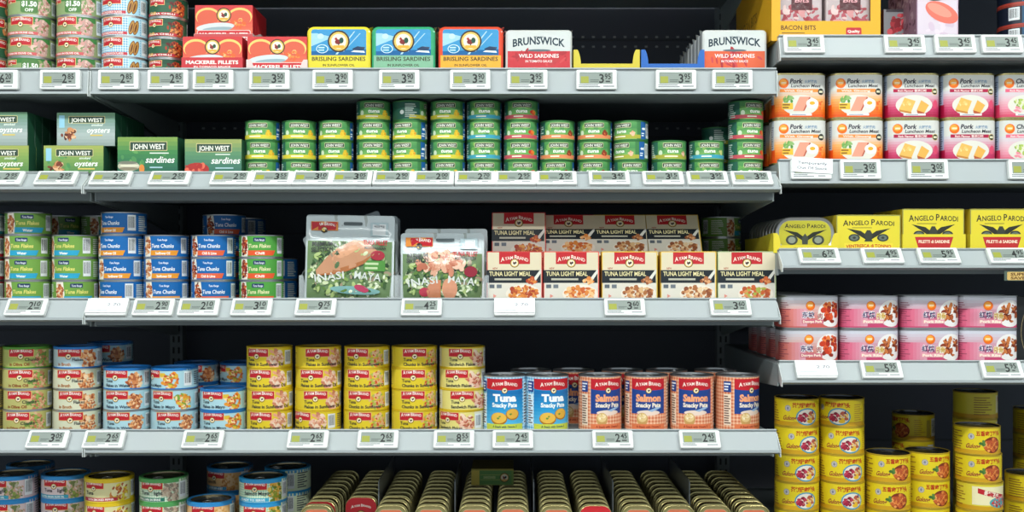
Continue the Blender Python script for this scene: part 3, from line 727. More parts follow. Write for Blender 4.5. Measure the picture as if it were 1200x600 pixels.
def tray_spec(name, w, d, hf, hc, hs, col, P=None, m=None, cat='display tray', inner=None):
    """shelf-ready tray: low front with raised rounded corner ears, sides, floor. origin: front middle, bottom"""
    m = m or M_CARD; mb = MB(); c = hx(col); T = 0.0012
    pts = [(-w/2, 0), (w/2, 0), (w/2, hc), (w/2-0.007, hc)]
    if hc > hf + 0.001:
        for k in range(6):
            a = math.radians(90*k/5); pts.append((w/2-0.016+0.009*math.cos(a)*1.0 if False else w/2-0.007-0.010*math.sin(a)*0.6, hc-(hc-hf)*(math.sin(a)*0.35+(1-math.cos(a))*0.65)))
        pts += [(-x, y) for x, y in pts[:3:-1]] + [(-w/2+0.007, hc), (-w/2, hc)]
    else: pts = [(-w/2, 0), (w/2, 0), (w/2, hf), (-w/2, hf)]
    # split into convex quads about the dip
    top = [p for p in pts if p[1] > 0]; top.sort(key=lambda q: q[0]); xs = []
    for p in top:
        if not xs or abs(p[0]-xs[-1][0]) > 1e-5: xs.append(p)
        else: xs[-1] = (p[0], max(p[1], xs[-1][1]))
    for a, b in zip(xs, xs[1:]):
        mb.face([(a[0],0,0),(b[0],0,0),(b[0],0,b[1]),(a[0],0,a[1])], m, c)
        mb.face([(b[0],T,0),(a[0],T,0),(a[0],T,a[1]),(b[0],T,b[1])], m, c)
        mb.face([(a[0],0,a[1]),(b[0],0,b[1]),(b[0],T,b[1]),(a[0],T,a[1])], m, c)
    for sx in (-1, 1):
        x0, x1 = (w/2-T, w/2) if sx > 0 else (-w/2, -w/2+T)
        q = [(T, 0), (d, 0), (d, hs), (d*0.5, hs), (0.02, max(hc, hf)), (T, max(hc, hf))]
        for sgn, x in ((-1, x0), (1, x1)):
            f = [(x, y, z) for y, z in q]; mb.face(f if sgn > 0 else f[::-1], m, c)
        for (ya, za), (yb, zb) in zip(q[1:], q[2:]+q[:1]):
            mb.face([(x0,ya,za),(x0,yb,zb),(x1,yb,zb),(x1,ya,za)], m, c)
    mb.box(-w/2, w/2, T, d, 0, T, m, c); mb.box(-w/2, w/2, d-T, d, T, hs, m, c)
    if P: flatpanel(mb, P, m, lambda x, y: ((x/1000, -0.0001, y/1000), (0, -1, 0)))
    return (name, cat, mb.mesh(name))
M_ENDC = mat('end_cap_plastic', '#c9cfcd', rough=0.2)
# ------------------------------------------------------------------ the place: floor, back wall, shelving
YB = 2.40
YF = 1.885                       # front edge of every price rail
b = MB(); b.box(-3.2, 3.2, -2.2, 2.6, -0.02, 0.0, paint('#8f8c86', 0.4)); struct(ob('floor', b.mesh('floor')))
b = MB(); b.box(-3.2, 3.2, -2.2, 2.6, 2.95, 2.97, paint('#d8d8d4', 0.8)); struct(ob('ceiling', b.mesh('ceiling')))
b = MB(); b.box(-3.2, 3.2, YB+0.02, YB+0.06, 0, 2.95, M_BACK); struct(ob('wall_back', b.mesh('wall_back')))
bays = {'left': (-1.98, -0.7575), 'centre': (-0.7525, 0.4725), 'right': (0.4775, 1.70)}
for nm, (x0, x1) in bays.items():       # perforated back panels of the shelving
    b = MB(); b.box(x0, x1, YB, YB+0.018, 0.05, 2.25, M_BACK)
    for zz in (2.02, 1.862, 1.64, 1.42, 1.20, 0.95):
        b.box(x0+0.01, x1-0.01, YB-0.004, YB, zz-0.002, zz+0.002, paint('#3a3f46', 0.5))
    k = 0; x = x0+0.05
    while x < x1-0.04:
        for zz in (1.868, 1.846, 1.66): b.box(x-0.003, x+0.003, YB-0.0012, YB+0.0005, zz-0.002, zz+0.002, paint('#a9adb0', 0.4))  # light showing through the panel holes, painted as pale grey spots
        x += 0.024
    t = struct(ob('wall_back_panel', b.mesh('back_panel')))
b = MB()
def upright(x, desc):
    b = MB(); b.box(x-0.014, x+0.014, YB-0.03, YB-0.0005, 0.0, 2.3, M_SHELF)
    z = 0.1
    while z < 2.25:
        b.box(x-0.008, x-0.004, YB-0.0312, YB-0.0298, z, z+0.014, paint('#15181b', 0.6)); b.box(x+0.004, x+0.008, YB-0.0312, YB-0.0298, z, z+0.014, paint('#15181b', 0.6)); z += 0.025
    tag(ob('shelving_upright', b.mesh('upright')), desc, 'upright')
upright(-0.755, 'dark slotted steel upright between the left and middle shelving bays')
upright(0.475, 'dark slotted steel upright between the middle and right shelving bays')

def shelf(x0, x1, z, tilt, lip, desc, yback=YB-0.032, thick=0.038, face=0.0430, bright=True):
    """deck, front channel, price rail with tilted face, two side brackets"""
    r = tag(ob('store_shelf', None, None, ((x0+x1)/2, YF, z)), desc, 'shelf')
    w = (x1-x0)/2; dz = z
    d = MB(); d.box(-w+0.003, w-0.003, 0.014, yback-YF, -0.022, 0, M_SHELF); 
    for xx in [-w+0.12+0.10*i for i in range(int((2*w-0.2)/0.10))]: d.box(xx, xx+0.05, yback-YF-0.03, yback-YF-0.024, 0, 0.0006, M_SHELF)
    ob('deck', d.mesh('deck'), r)
    c = MB(); c.box(-w+0.003, w-0.003, 0.014, 0.10, -thick, -0.0222, M_SHELF); ob('front_channel', c.mesh('channel'), r)
    th = math.radians(tilt); fy = 0.0; 
    T = (0.002, lip); B = (0.002-face*math.sin(th), lip-face*math.cos(th))
    n = (-math.cos(th), math.sin(th))
    pr = [(0.010, lip), T, (T[0]+n[0]*0.0045, T[1]-0.0005+n[1]*0.0045), (T[0]-math.sin(th)*0.0025+n[0]*0.0045, T[1]-math.cos(th)*0.0025+n[1]*0.0045),
          (T[0]-math.sin(th)*0.0035, T[1]-math.cos(th)*0.0035), B,
          (B[0]+n[0]*0.005, B[1]+n[1]*0.005), (B[0]+n[0]*0.005, B[1]+n[1]*0.005-0.0045), (B[0]+0.004, B[1]-0.005), (0.010, max(-thick, B[1]-0.004) if tilt > 5 else B[1]-0.005), (0.0135, -0.020), (0.0135, lip-0.001)]
    m = MB()
    cols = [M_RAIL]*len(pr); cols[7] = M_RAILD; cols[8] = M_RAILD; cols[9] = M_RAILD
    cols[4] = M_RAIL
    for i in range(len(pr)):
        a, b_ = pr[i], pr[(i+1) % len(pr)]
        m.face([(-w, a[0], a[1]), (-w, b_[0], b_[1]), (w, b_[0], b_[1]), (w, a[0], a[1])][::1], cols[i])
    m.face([(-w, p[0], p[1]) for p in pr][::-1], M_RAILD); m.face([(w, p[0], p[1]) for p in pr], M_RAILD)
    me = m.mesh('price_rail'); ob('price_rail', me, r)
    for sx in (-1, 1):
        e = MB(); xa, xb = (w+0.0002, w+0.0014) if sx > 0 else (-w-0.0014, -w-0.0002)
        q = [(0.006, lip-0.004), (T[0]+n[0]*0.005, lip-0.006), (B[0]+n[0]*0.006, B[1]+n[1]*0.006), (B[0]+n[0]*0.006, B[1]-0.009), (B[0]+0.006, B[1]-0.009)]
        e.face([(xa, y, zz) for y, zz in q], M_ENDC); e.face([(xb, y, zz) for y, zz in q][::-1], M_ENDC)
        for a, b_ in zip(q, q[1:]+q[:1]): e.face([(xa, a[0], a[1]), (xa, b_[0], b_[1]), (xb, b_[0], b_[1]), (xb, a[0], a[1])], M_ENDC)
        ob('rail_end_cap', e.mesh('end_cap'), r)
    for sx in (-1, 1):
        k = MB(); xa = sx*(w-0.0035); xb = sx*(w-0.0005); xa, xb = min(xa, xb), max(xa, xb)
        D = yback-YF
        q = [(0.014, -0.001), (D, -0.001), (D, -0.085), (D-0.03, -0.085), (D*0.5, -0.055), (0.014, -0.040)]
        k.face([(xa, y, zz) for y, zz in q], M_BRACK); k.face([(xb, y, zz) for y, zz in q][::-1], M_BRACK)
        for a, b_ in zip(q, q[1:]+q[:1]): k.face([(xa, a[0], a[1]), (xa, b_[0], b_[1]), (xb, b_[0], b_[1]), (xb, a[0], a[1])], M_BRACK)
        ob('shelf_bracket', k.mesh('bracket'), r)
    return dict(z=z, tilt=th, lip=lip, T=(YF+T[0], z+T[1]), B=(YF+B[0], z+B[1]), face=face)
def zr(py): return wz(py, 1.92)
ZC = [zr(90), zr(211), zr(356), zr(507), 0.784]
ZR = [zr(50), zr(192.5), zr(296.5), zr(425), zr(633)]
TC = [2, 45, 36, 38, 35]; TR = [16, 9, 40, 34, 35]
words = ['top', 'second', 'third', 'fourth', 'bottom']
LC, LR, LL = [], [], []
shelf(*bays['centre'], zr(-75), 5, 0.010, 'grey steel shelf above the frame over the middle bay, its dark underside showing')
shelf(*bays['left'], zr(-75), 5, 0.010, 'grey steel shelf above the frame over the left bay, its dark underside showing')
shelf(*bays['right'], ZR[0]+0.27, 5, 0.010, 'grey steel shelf above the frame over the right bay with bacon boxes below')
whatC = ['mackerel, brisling and sardine packs', 'green tuna tins in stacks', 'blue tins, foil pouches and tuna meal cartons', 'yellow tuna tins and tall pate tins', 'upright sardine tins and lidded tuna tins']
whatR = ['bacon bits in a yellow box', 'pork luncheon meat tins', 'yellow anchovy and sardine boxes', 'pink stewed pork tins', 'yellow tins of diced meat']
whatL = ['green and pink tuna tins', 'smoked oyster cartons', 'green tuna flakes tins', 'olive oil tuna tins', 'blue rimmed light tuna tins']
for i in range(5):
    LC.append(shelf(*bays['centre'], ZC[i], TC[i], 0.010, 'grey middle bay shelf holding ' + whatC[i]))
    LL.append(shelf(*bays['left'], ZC[i], TC[i], 0.010, 'grey left bay shelf holding ' + whatL[i]))
    LR.append(shelf(*bays['right'], ZR[i], TR[i], 0.006, 'grey right bay shelf holding ' + whatR[i], face=0.041))

# ------------------------------------------------------------------ electronic price labels
_scr = {}
TW, TH = 0.0725, 0.0355
def screen_mesh(price):
    if price in _scr: return _scr[price]
    P = Print(len(_scr)+1); w, h = TW*1000, TH*1000
    P.rect(-w*0.5+6, h*0.28, w*0.5-8, h*0.86, '#858f88'); P.rect(-w*0.5+6, h*0.84, w*0.5-8, h*0.86, '#3d4440')
    P.rect(-w*0.5+8, h*0.32, -w*0.5+22, h*0.66, '#959a38')
    big, sm = price.split('.')
    P.text(big, w*0.12, h*0.33, h*0.46, '#121816', w=8.5, bold=0.02); P.text(sm, w*0.12+11, h*0.52, h*0.28, '#121816', w=11, bold=0.02)
    P.lines(-w*0.16, h*0.36, w*0.08, h*0.52, 2, '#5c6660', 0.5); P.lines(w*0.22, h*0.34, w*0.34, h*0.46, 1, '#2a3432', 0.6)
    P.lines(-w*0.44, h*0.09, w*0.10, h*0.26, 2, '#6f7478', 0.5); P.lines(w*0.16, h*0.1, w*0.44, h*0.22, 1, '#8b8f92', 0.5)
    mb = MB(); flatpanel(mb, P, M_MATTE, lambda x, y: ((x/1000, -0.0098, y/1000), (0, -1, 0)), dz=1.2e-5); _scr[price] = mb.mesh('screen'); return _scr[price]
def paper_mesh(t1, t2, h=0.03):
    P = Print(4); w = 72; P.rect(-w/2, 0, w/2, h*1000, '#eceeee')
    if t1: P.text(t1, 0, h*560, 5.2, '#5a6068', w=52); P.text(t2, 0, h*220, 5.2, '#5a6068', w=54)
    else: P.lines(-30, 3, 20, 9, 2, '#9a9ea2', 0.4); P.text(t2 or ' ', 12, 14, 6, '#7d8288', w=24)
    mb = MB(); mb.box(-w/2000, w/2000, -0.0007, 0, 0, h, M_MATTE, hx('#eceeee')); flatpanel(mb, P, M_MATTE, lambda x, y: ((x/1000, -0.0009, y/1000), (0, -1, 0)), dz=1.2e-5); return mb.mesh('paper_slip')
s = MB(); o = [(p[0], p[1]+TH/2, p[2], p[3]) for p in rrect(TW, TH, 0.003, 3)]
s.prof_rings(o, [(-0.001, 0), (0, 0.0012), (0, 0.008), (-0.0012, 0.0094)], M_TAGW, cap0=True); s.prof_rings(o, [(-0.0012, 0.0094), (-0.003, 0.0096)], M_TAGW, cap1=True)
_cas = MB(); stand(_cas, s); CASE = _cas.mesh('casing')
def price_tag(L, px, price, where, kind='tag', dx=0.0):
    T, B = L['T'], L['B']; th = L['tilt']
    u = 0.945; y0 = T[0]+(B[0]-T[0])*u; z0 = T[1]+(B[1]-T[1])*u
    y0 += -math.cos(th)*0.0004; z0 += math.sin(th)*0.0004
    X = wx(px, (T[0]+B[0])/2-0.006)
    r = ob('electronic_price_label', None, None, (X, y0, z0), (-th, 0, 0))
    ob('casing', CASE, r); ob('screen', screen_mesh(price), r)
    if kind == 'paper':
        tag(r, 'price label covered by a plain paper slip, ' + where, 'price label'); ob('paper_slip', PAPER, r, (0, -0.0104, 0.004))
    elif kind == 'stock':
        tag(r, 'price label with note reading temporarily out of stock, second right rail', 'price label'); ob('paper_note', STOCK, r, (0.001, -0.0104, 0.011), (0, 0.06, 0))
    else: tag(r, 'white electronic price label showing %s, %s' % (price, where), 'price label')
PAPER = paper_mesh(None, '2.70'); STOCK = paper_mesh('Temporarily', 'Out Of Stock', 0.027)
def tags(L, lst, kind='tag'):
    for e in lst:
        price_tag(L, e[0], e[1], e[2], e[3] if len(e) > 3 else 'tag')
tags(LL[0], [(-2, '6.20', 'cut by the photo edge on the top rail'), (71, '2.85', 'under the green and pink tins at top left')])
tags(LC[0], [(139, '2.85', 'under the blue gingham tins'), (197, '2.85', 'under the tins of beans beside the mackerel tray'), (250, '3.50', 'under the stacked mackerel cartons'), (316, '3.50', 'under the single mackerel tray'),
    (390, '3.90', 'under the yellow brisling sardine pack'), (468, '3.90', 'under the green brisling sardine pack'), (551, '3.90', 'under the orange brisling sardine pack'), (618, '3.95', 'under the left grey and red sardine pack'),
    (699, '3.95', 'under the empty yellow tray'), (792, '3.95', 'in cream casing under the empty blue tray'), (858, '3.95', 'under the grey and orange sardine pack')])
tags(LR[0], [(942, '3.45', 'under the left of the yellow bacon bits box'), (1060, '3.45', 'just right of the yellow bacon bits box'), (1119, '3.45', 'under the white bacon carton'), (1174, '3.45', 'rightmost on the top right rail')])
tags(LL[1], [(3, '2.95', 'cut by the photo edge on the second rail'), (66, '3.95', 'under the smoked oyster cartons')])
tags(LC[1], [(130, '2.75', 'at the left end of the middle second rail'), (199, '2.50', 'between the two sardine cartons'), (271, '2.90', 'right of the red sardine carton'), (319, '3.55', 'under the first stack of green tuna tins'),
    (366, '3.10', 'under the second stack of green tuna tins'), (412, '3.05', 'under the third stack of green tuna tins'), (461, '2.90', 'under the first four-high green stack'), (508, '2.00', 'left of the blue banded tuna stack'),
    (557, '2.70', 'under the blue banded tuna stack'), (604, '2.95', 'under the red banded tuna stack'), (652, '2.90', 'under the first orange banded stack'), (714, '3.45', 'under the second orange banded stack'),
    (777, '3.15', 'under the low yellow banded stack'), (829, '3.95', 'under the low blue banded stack'), (881, '3.90', 'at the right end of the middle second rail')])
tags(LR[1], [(950, '3.05', 'under the orange luncheon meat tins', 'stock'), (1008, '3.05', 'under the right orange luncheon meat tins'), (1087, '3.05', 'under the magenta luncheon meat tins'), (1205, '3.05', 'at the right photo edge below luncheon meat')])
tags(LL[2], [(31, '2.10', 'under the green tuna flakes stack at left'), (-28, '2.10', 'cut by photo edge on third rail')])
tags(LC[2], [(126, '2.70', 'under the first blue tuna chunks stack', 'paper'), (180, '2.90', 'under the second blue tuna chunks stack'), (233, '2.10', 'under the third blue tuna chunks stack'), (295, '3.10', 'under the green tins with red band'),
    (370, '9.75', 'under the left foil pouch'), (494, '4.25', 'under the right foil pouch'), (603, '4.20', 'under the red edged meal cartons', 'paper'), (732, '3.60', 'under the first yellow meal carton'), (856, '3.60', 'under the green edged meal carton')])
tags(LR[2], [(960, '6.75', 'under the round-cornered yellow tins'), (1034, '4.95', 'under the ventresca carton'), (1100, '5.95', 'under the left yellow sardine carton'), (1182, '4.95', 'under the right yellow sardine carton')])
tags(LL[3], [(56, '3.05', 'under the olive oil tuna stacks at left')])
tags(LC[3], [(122, '2.65', 'under the first blue lidded stack, fourth shelf'), (238, '2.65', 'under the two-high blue lidded stack'), (361, '2.65', 'between the first and second yellow stacks'), (443, '2.65', 'under the third yellow stack'),
    (532, '8.55', 'under the rightmost yellow stack'), (601, '2.45', 'under the tuna pate tins'), (718, '2.45', 'under the left salmon pate tins'), (820, '2.45', 'under the right salmon pate tins')])
tags(LR[3], [(956, '5.95', 'under the leftmost pink tins', 'paper'), (1033, '5.95', 'under the second column of pink tins'), (1174, '5.95', 'under the rightmost pink tins')])
# gold lettered talker hanging at the right edge
P = Print(2); P.rect(-25, 0, 25, 17, '#4a5a50'); P.rrect(-20, 1, 25, 15.5, 2, '#caa860'); P.text('SUPER', 3, 9, 5, '#6a4a1c', w=34, bold=0.04); P.text('SAVER', 3, 2.4, 5, '#6a4a1c', w=34, bold=0.04)
mb = MB(); mb.box(-0.025, 0.025, -0.001, 0, 0, 0.017, M_MATTE, hx('#4a5a50')); flatpanel(mb, P, M_MATTE, lambda x, y: ((x/1000, -0.0012, y/1000), (0, -1, 0)))
place(('shelf_talker', 'sign', mb.mesh('talker')), (wx(1192, 1.86), LR[2]['B'][0]-0.0045, LR[2]['B'][1]-0.024), 'small green sign with gold letters hanging below the price rail at right photo edge')

# ------------------------------------------------------------------ stacks of tins
LEV = {1: ['only tin'], 2: ['top', 'bottom'], 3: ['top', 'middle', 'bottom'], 4: ['top', 'second', 'third', 'bottom'], 5: ['top', 'second', 'middle', 'fourth', 'bottom']}
def stack(specs, px, n, z, D, h, what, where, group, yaw=(0, 12), dxs=None, X=None, ty=None):
    """specs: one spec or list from top to bottom; D = depth of the tin's axis"""
    if not isinstance(specs, list): specs = [specs]*n
    X = wx(px, D) if X is None else X
    for i in range(n):
        k = n-1-i        # level from the bottom
        a = math.radians(yaw[0] + R.uniform(-yaw[1], yaw[1]));
        if ty and ty[i] is not None: a = math.radians(ty[i])
        dx = R.uniform(-0.0007, 0.0007) + ((dxs or [0]*n)[i])
        lab = '%s, %s of the %s' % (what if isinstance(what, str) else what[i], LEV[n][i], where) if n > 1 else '%s, %s' % (what, where)
        sp = specs[i]
        place(sp, (X+dx, D+R.uniform(-0.0006, 0.0006), z+k*h+0.00005), lab, group, (0, 0, a))
Hj, Ha, Hf, Hb, Hd = 0.0365, 0.0378, 0.0420, 0.0388, 0.0435
GRN = ['#3f6a34','#6a9048','#c98e8a','#e6c0ae','#d9a090','#8aa860']
BEAN = ['#7a2418','#a83a20','#c9602c','#5a1a14','#d98a4a','#8a3a1c']
def lab_mm(h): return (h-0.0046)*1000
r0 = 0.0415
S = {}
S['pinkgreen'] = can_spec('tuna_tin', r0, Ha, d_ayam(lab_mm(Ha), '#8f9a6c', food=['#d0988e','#e0bcae','#a86e64','#6f8a4c','#bb9c90','#c9a49c'], fpos=27, band='#cf5a5e', bandt='TUNA IN OLIVE OIL', ging=None, lx=-8, lw=42, seed=21, top='#3f7a3c'))
S['off'] = can_spec('tuna_tin', r0, Ha, d_ayam(lab_mm(Ha), '#8a9f6c', food=['#d9a8a0','#e8c8b8','#b97f74','#7f9a5c','#c9b0a0'], fpos=30, lx=-30, lw=24, seed=22, top='#3f7a3c', extra=lambda P, H: (P.rrect(-8, 3, 22, H-3, 4, '#4c7a3e'), P.text('$1.50', 7, H*0.45, 9, '#f1f3e8', w=26, bold=0.04), P.text('OFF', 7, H*0.15, 6, '#f1f3e8'))))
S['gingham'] = can_spec('tuna_tin', r0, Ha, d_ayam(lab_mm(Ha), '#cfe4ea', food=None, ging=('#dcecf0', '#5a9cc0'), band='#bf3a44', bandt='TUNA SANDWICH FLAKES', extra=bread, lx=-8, lw=42, seed=23, tail='#a9cfdc'))
S['beans'] = can_spec('bean_tin', 0.0352, Ha, d_ayam(lab_mm(Ha), '#2c5a3e', food=BEAN, fpos=20, lx=-20, lw=32, seed=24, name='', sub='Chilli', subcol='#e8c070', top='#1f4a34', band='#b8303a', bandt='TUNA CHILLI'))
G1 = 'fish tins stacked at the left of the top shelf'
stack([S['off'], S['pinkgreen'], S['pinkgreen'], S['off']], 37.5, 4, LL[0]['z'], 1.965, Ha, 'green and pink tuna tin', 'stack left of the top rail gap', G1, (8, 6))
stack([S['off'], S['pinkgreen'], S['pinkgreen'], S['pinkgreen']], 93.5, 4, LC[0]['z'], 1.965, Ha, 'green and pink tuna tin', 'stack beside the blue gingham tins', G1, (-2, 5), X=-0.7985 if False else wx(93.8, 1.965))
stack(S['gingham'], 146.8, 4, LC[0]['z'], 1.965, Ha, 'blue gingham tuna tin with bread picture', 'top shelf stack', G1, (-6, 4))
stack(S['beans'], 197, 4, LC[0]['z'], 1.972, Ha, 'dark green tin with red bean picture', 'stack beside the mackerel cartons', G1, (6, 6))
stack(can_spec('tuna_tin', r0, Ha, d_ayam(lab_mm(Ha), '#2f5a40', seed=25)), -16, 4, LL[0]['z'], 1.965, Ha, 'dark green tin cut by the left photo edge', 'leftmost top shelf stack', G1, (50, 6))

# second shelf: green tuna tins
rj = 0.0322
def jw(key, band, fruit, seed):
    S[key] = can_spec('tuna_tin', rj, Hj, d_jw(lab_mm(Hj), band, fruit, seed=seed), rim=paint('#3f7d46', 0.35, 0.4), lid=M_SILVER)
jw('jy', '#d9c93c', ['#e0b52a','#e8c838','#d99a20'], 31); jw('jb', '#3fa0b8', ['#c9cf80','#e0dfa8'], 32); jw('jr', '#c8525c', ['#d8442a','#e07a2c','#c0301c'], 33)
jw('jo', '#e08a5a', ['#c8442a','#8a3a20','#d86a3a'], 34); jw('jg', '#a9a83a', ['#e0a080','#e8b89a'], 35)
G2 = 'green tuna tins on the second shelf'
cols2 = [(308, 3, 'jy', 'first three-high yellow banded stack right of the sardine cartons', 0), (351, 3, 'jy', 'second three-high yellow banded stack', 16), (394, 3, 'jy', 'third three-high yellow banded stack', -2),
    (438.5, 4, 'jy', 'first four-high yellow banded stack', 6), (480.3, 4, 'jy', 'second four-high yellow banded stack', -30), (524.5, 4, 'jy', 'third four-high yellow banded stack', 0), (567.5, 4, 'jb', 'four-high blue banded stack', 0), (611, 4, 'jr', 'four-high pink banded stack', 4),
    (653, 3, 'jo', 'first orange banded stack', 0), (696.5, 3, 'jo', 'second orange banded stack', -10), (739, 3, 'jg', 'turned stack with blue side panels showing', -42), (783.5, 2, 'jg', 'two-high yellow banded stack', 0), (828, 2, 'jb', 'two-high blue banded stack', 0), (873.5, 4, 'jr', 'red banded stack at the right end', 14)]
for px, n, k, where, yaw in cols2:
    z = LC[1]['z']; w = 'green tuna tin'
    stack(S[k], px, n, z, 1.9535, Hj, w, where, G2, (yaw, 8), ty=[95, None, None, None] if px == 480.3 else ([-40, -46, 0] if k == 'jg' and n == 3 else None))
stack(S['jg'], 842, 3, LC[1]['z'], 2.045, Hj, 'shaded green tuna tin', 'stack behind the two-high blue banded one', G2, (80, 5))

# third shelf: tuna flakes and chunks
rf = 0.0408; Lf = lab_mm(Hf)
S['fg'] = can_spec('tuna_tin', rf, Hf, d_flake(Lf, '#6f9c44', '#22385c', 'Tuna Flakes', '#e6dc78', '#2a9cc0', 'Water', seed=41))
S['fr'] = can_spec('tuna_tin', rf, Hf, d_flake(Lf, '#4f9a40', '#22385c', 'Tuna Flakes', '#e9e3b0', '#e0562c', 'Chili', food=BEAN, seed=42))
S['cb'] = can_spec('tuna_tin', rf, Hf, d_flake(Lf, '#1262a6', '#1262a6', 'Tuna Chunks', '#e9eef2', '#e0922c', 'Sunflower Oil', seed=43))
S['cr'] = can_spec('tuna_tin', rf, Hf, d_flake(Lf, '#1262a6', '#1262a6', 'Tuna Chunks', '#e9eef2', '#e0603c', 'Chili & Lime', food=BEAN, seed=44))
S['teal'] = can_spec('tuna_tin', rf, Hf, d_flake(Lf, '#2a7c88', '#22385c', 'Tuna Mayo', '#e6e6b0', '#c03a30', 'Light', seed=45))
S['redt'] = can_spec('tuna_tin', rf, Hf, d_flake(Lf, '#a82230', '#22385c', 'Sardines', '#e6e6d0', '#e0a03a', 'Tomato', seed=46))
G3 = 'flaked and chunk tuna tins on the third shelf'; z = LC[2]['z']
stack([S['teal'], S['redt'], S['redt'], S['redt']], -22, 4, LL[2]['z'], 1.965, Hf, ['teal tuna tin cut by the photo edge'] + ['red tin cut by the photo edge']*3, 'leftmost third shelf stack', G3, (20, 5))
stack(S['fg'], 33, 4, LL[2]['z'], 1.965, Hf, 'green tuna flakes tin', 'four-high stack at the left of the third shelf', G3, (2, 20))
stack(S['fg'], 88.6, 3, LC[2]['z'], 1.965, Hf, 'green tuna flakes tin', 'three-high stack beside the blue tins', G3, (-6, 10), ty=[None, None, 22], X=wx(88.6, 1.965))
stack(S['fg'], 70, 4, LL[2]['z'], 2.10, Hf, 'shaded green tuna flakes tin', 'rear stack behind the left green stacks', G3, (40, 10))
stack(S['fg'], 121, 4, z, 2.11, Hf, 'shaded green tuna flakes tin', 'rear stack glimpsed left of the blue stack', G3, (40, 10))
stack(S['cb'], 143.2, 4, z, 1.965, Hf, 'blue tuna chunks tin with orange band', 'four-high blue stack', G3, (-8, 14), ty=[-24, None, None, -26], dxs=[0.004, 0, 0, 0])
stack(S['cb'], 195, 3, z, 1.966, Hf, 'blue tuna chunks tin with orange band', 'three-high blue stack', G3, (2, 8))
stack(S['cr'], 250, 3, z, 1.965, Hf, 'blue tuna chunks tin with red band', 'blue and red stack', G3, (2, 18))
stack(S['cr'], 263, 4, z, 2.06, Hf, 'shaded blue tuna tin', 'rear stack over the blue and red stack', G3, (14, 8))
stack(S['cb'], 288, 4, z, 2.21, Hf, 'dim blue tuna tin', 'furthest stack behind the green tins with red band', G3, (-30, 8))
stack(S['fr'], 306.5, 3, z, 1.965, Hf, 'green tuna flakes tin with red band', 'stack left of the foil pouches', G3, (0, 9))
stack(S['cb'], 324, 2, z, 2.066, Hf, 'shaded blue tuna tin', 'pair behind the green tins with red band', G3, (-42, 5))
stack(S['fg'], 850, 4, z, 2.16, Hf, 'dim tuna tin', 'dark rear stack right of the leaning cartons', G3, (60, 10), X=0.428)

# fourth shelf: lidded and yellow tuna tins
rb = 0.0424; Lb = lab_mm(Hb)
BLU = paint('#1f6fb4', 0.3); GRNL = paint('#4f8a2c', 0.3); YEL = paint('#c9a81c', 0.3)
def A4(key, bg, name, sub, **k):
    rim = k.pop('rim', None); S[key] = can_spec('tuna_tin', rb, Hb, d_ayam(Lb, bg, name, sub, **k), rim=rim, wide=0.0022 if rim in (BLU, GRNL) else 0.0)
A4('olive', '#b5b06a', '|Chunks', 'in Olive Oil', subcol='#8a3a14', food=['#c98e6a','#8aa84c','#6a8a3c','#b9724f','#d9b08a'], rim=None, seed=51, fpos=30)
A4('oliveT', '#a9b060', '|Chunks', 'in Olive Oil', subcol='#8a3a14', food=['#c98e6a','#8aa84c','#6a8a3c','#b9724f','#d9b08a'], rim=GRNL, seed=52, fpos=30)
A4('broth', '#d0d0b4', '|Flakes', 'in Broth', subcol='#a8601c', seed=53, fpos=30); A4('brothT', '#b8ccd0', '|Flakes', 'in Broth', subcol='#a8601c', rim=BLU, seed=54, fpos=30)
A4('water', '#a9cdd6', 'Tuna', 'Flakes in Water', subcol='#22304a', seed=55, fpos=30); A4('waterT', '#a9cdd6', 'Tuna', 'Flakes in Water', rim=BLU, seed=56, fpos=30)
A4('mayo', '#a6cbd4', 'Tuna', 'Flakes in Mayo', food=VEG, seed=57, fpos=24, lx=-16, lw=42); A4('mayoT', '#a6cbd4', 'Tuna', 'Flakes in Mayo', food=VEG, rim=BLU, seed=58, fpos=24, lx=-16, lw=42)
A4('sun', '#d9bf2a', 'Tuna', 'Flakes in Sunflower Oil', seed=59, fpos=32, rim=YEL, food=['#d99a7c','#e8b8a0','#c07a5c','#e6cdb4']); A4('chunk', '#d9bf2a', 'Tuna', 'Chunks in Sunflower Oil', seed=60, fpos=34, rim=YEL, food=['#d9883c','#a8b04a','#c9502c','#e0b48a','#d9a878'])
A4('sand', '#ddd07a', 'Tuna', 'Sandwich Flakes', seed=61, fpos=32, rim=YEL, tail='#d8d4b8', food=['#c9785c','#e8b8a0','#b05a44','#e6cdb4'])
A4('purp', '#c9b060', '|Chunks', 'in Oil', seed=62, food=['#8a5a8a','#b08aa8','#c9b0a0'])
G4 = 'flaked tuna tins on the fourth shelf'; z = LC[3]['z']
stack([S['purp']]*4, -24, 4, LL[3]['z'], 1.965, Hb, 'yellow and purple tin cut by the photo edge', 'leftmost fourth shelf stack', G4, (-30, 6))
stack([S['oliveT'], S['olive'], S['olive'], S['olive']], 32.5, 4, LL[3]['z'], 1.965, Hb, 'olive green tuna chunks tin', 'four-high olive oil stack', G4, (8, 9))
stack([S['brothT'], S['broth'], S['broth'], S['broth']], 91, 4, LC[3]['z'], 1.965, Hb, 'pale tuna flakes in broth tin', 'four-high stack with blue lid on top', G4, (6, 9), X=wx(91, 1.965))
stack([S['waterT'], S['water'], S['water']], 149.3, 3, z, 1.965, Hb, 'pale blue tuna in water tin', 'first three-high blue lidded stack', G4, (-2, 6))
stack([S['mayoT'], S['mayo'], S['water']], 205, 3, z, 1.965, Hb, 'pale blue tuna tin with carrot picture', 'second three-high blue lidded stack', G4, (6, 6), ty=[-28, None, None])
stack([S['mayoT'], S['mayoT']], 262, 2, z, 1.965, Hb, 'blue rimmed tuna tin with carrot picture', 'two-high stack beside yellow tins', G4, (4, 6))
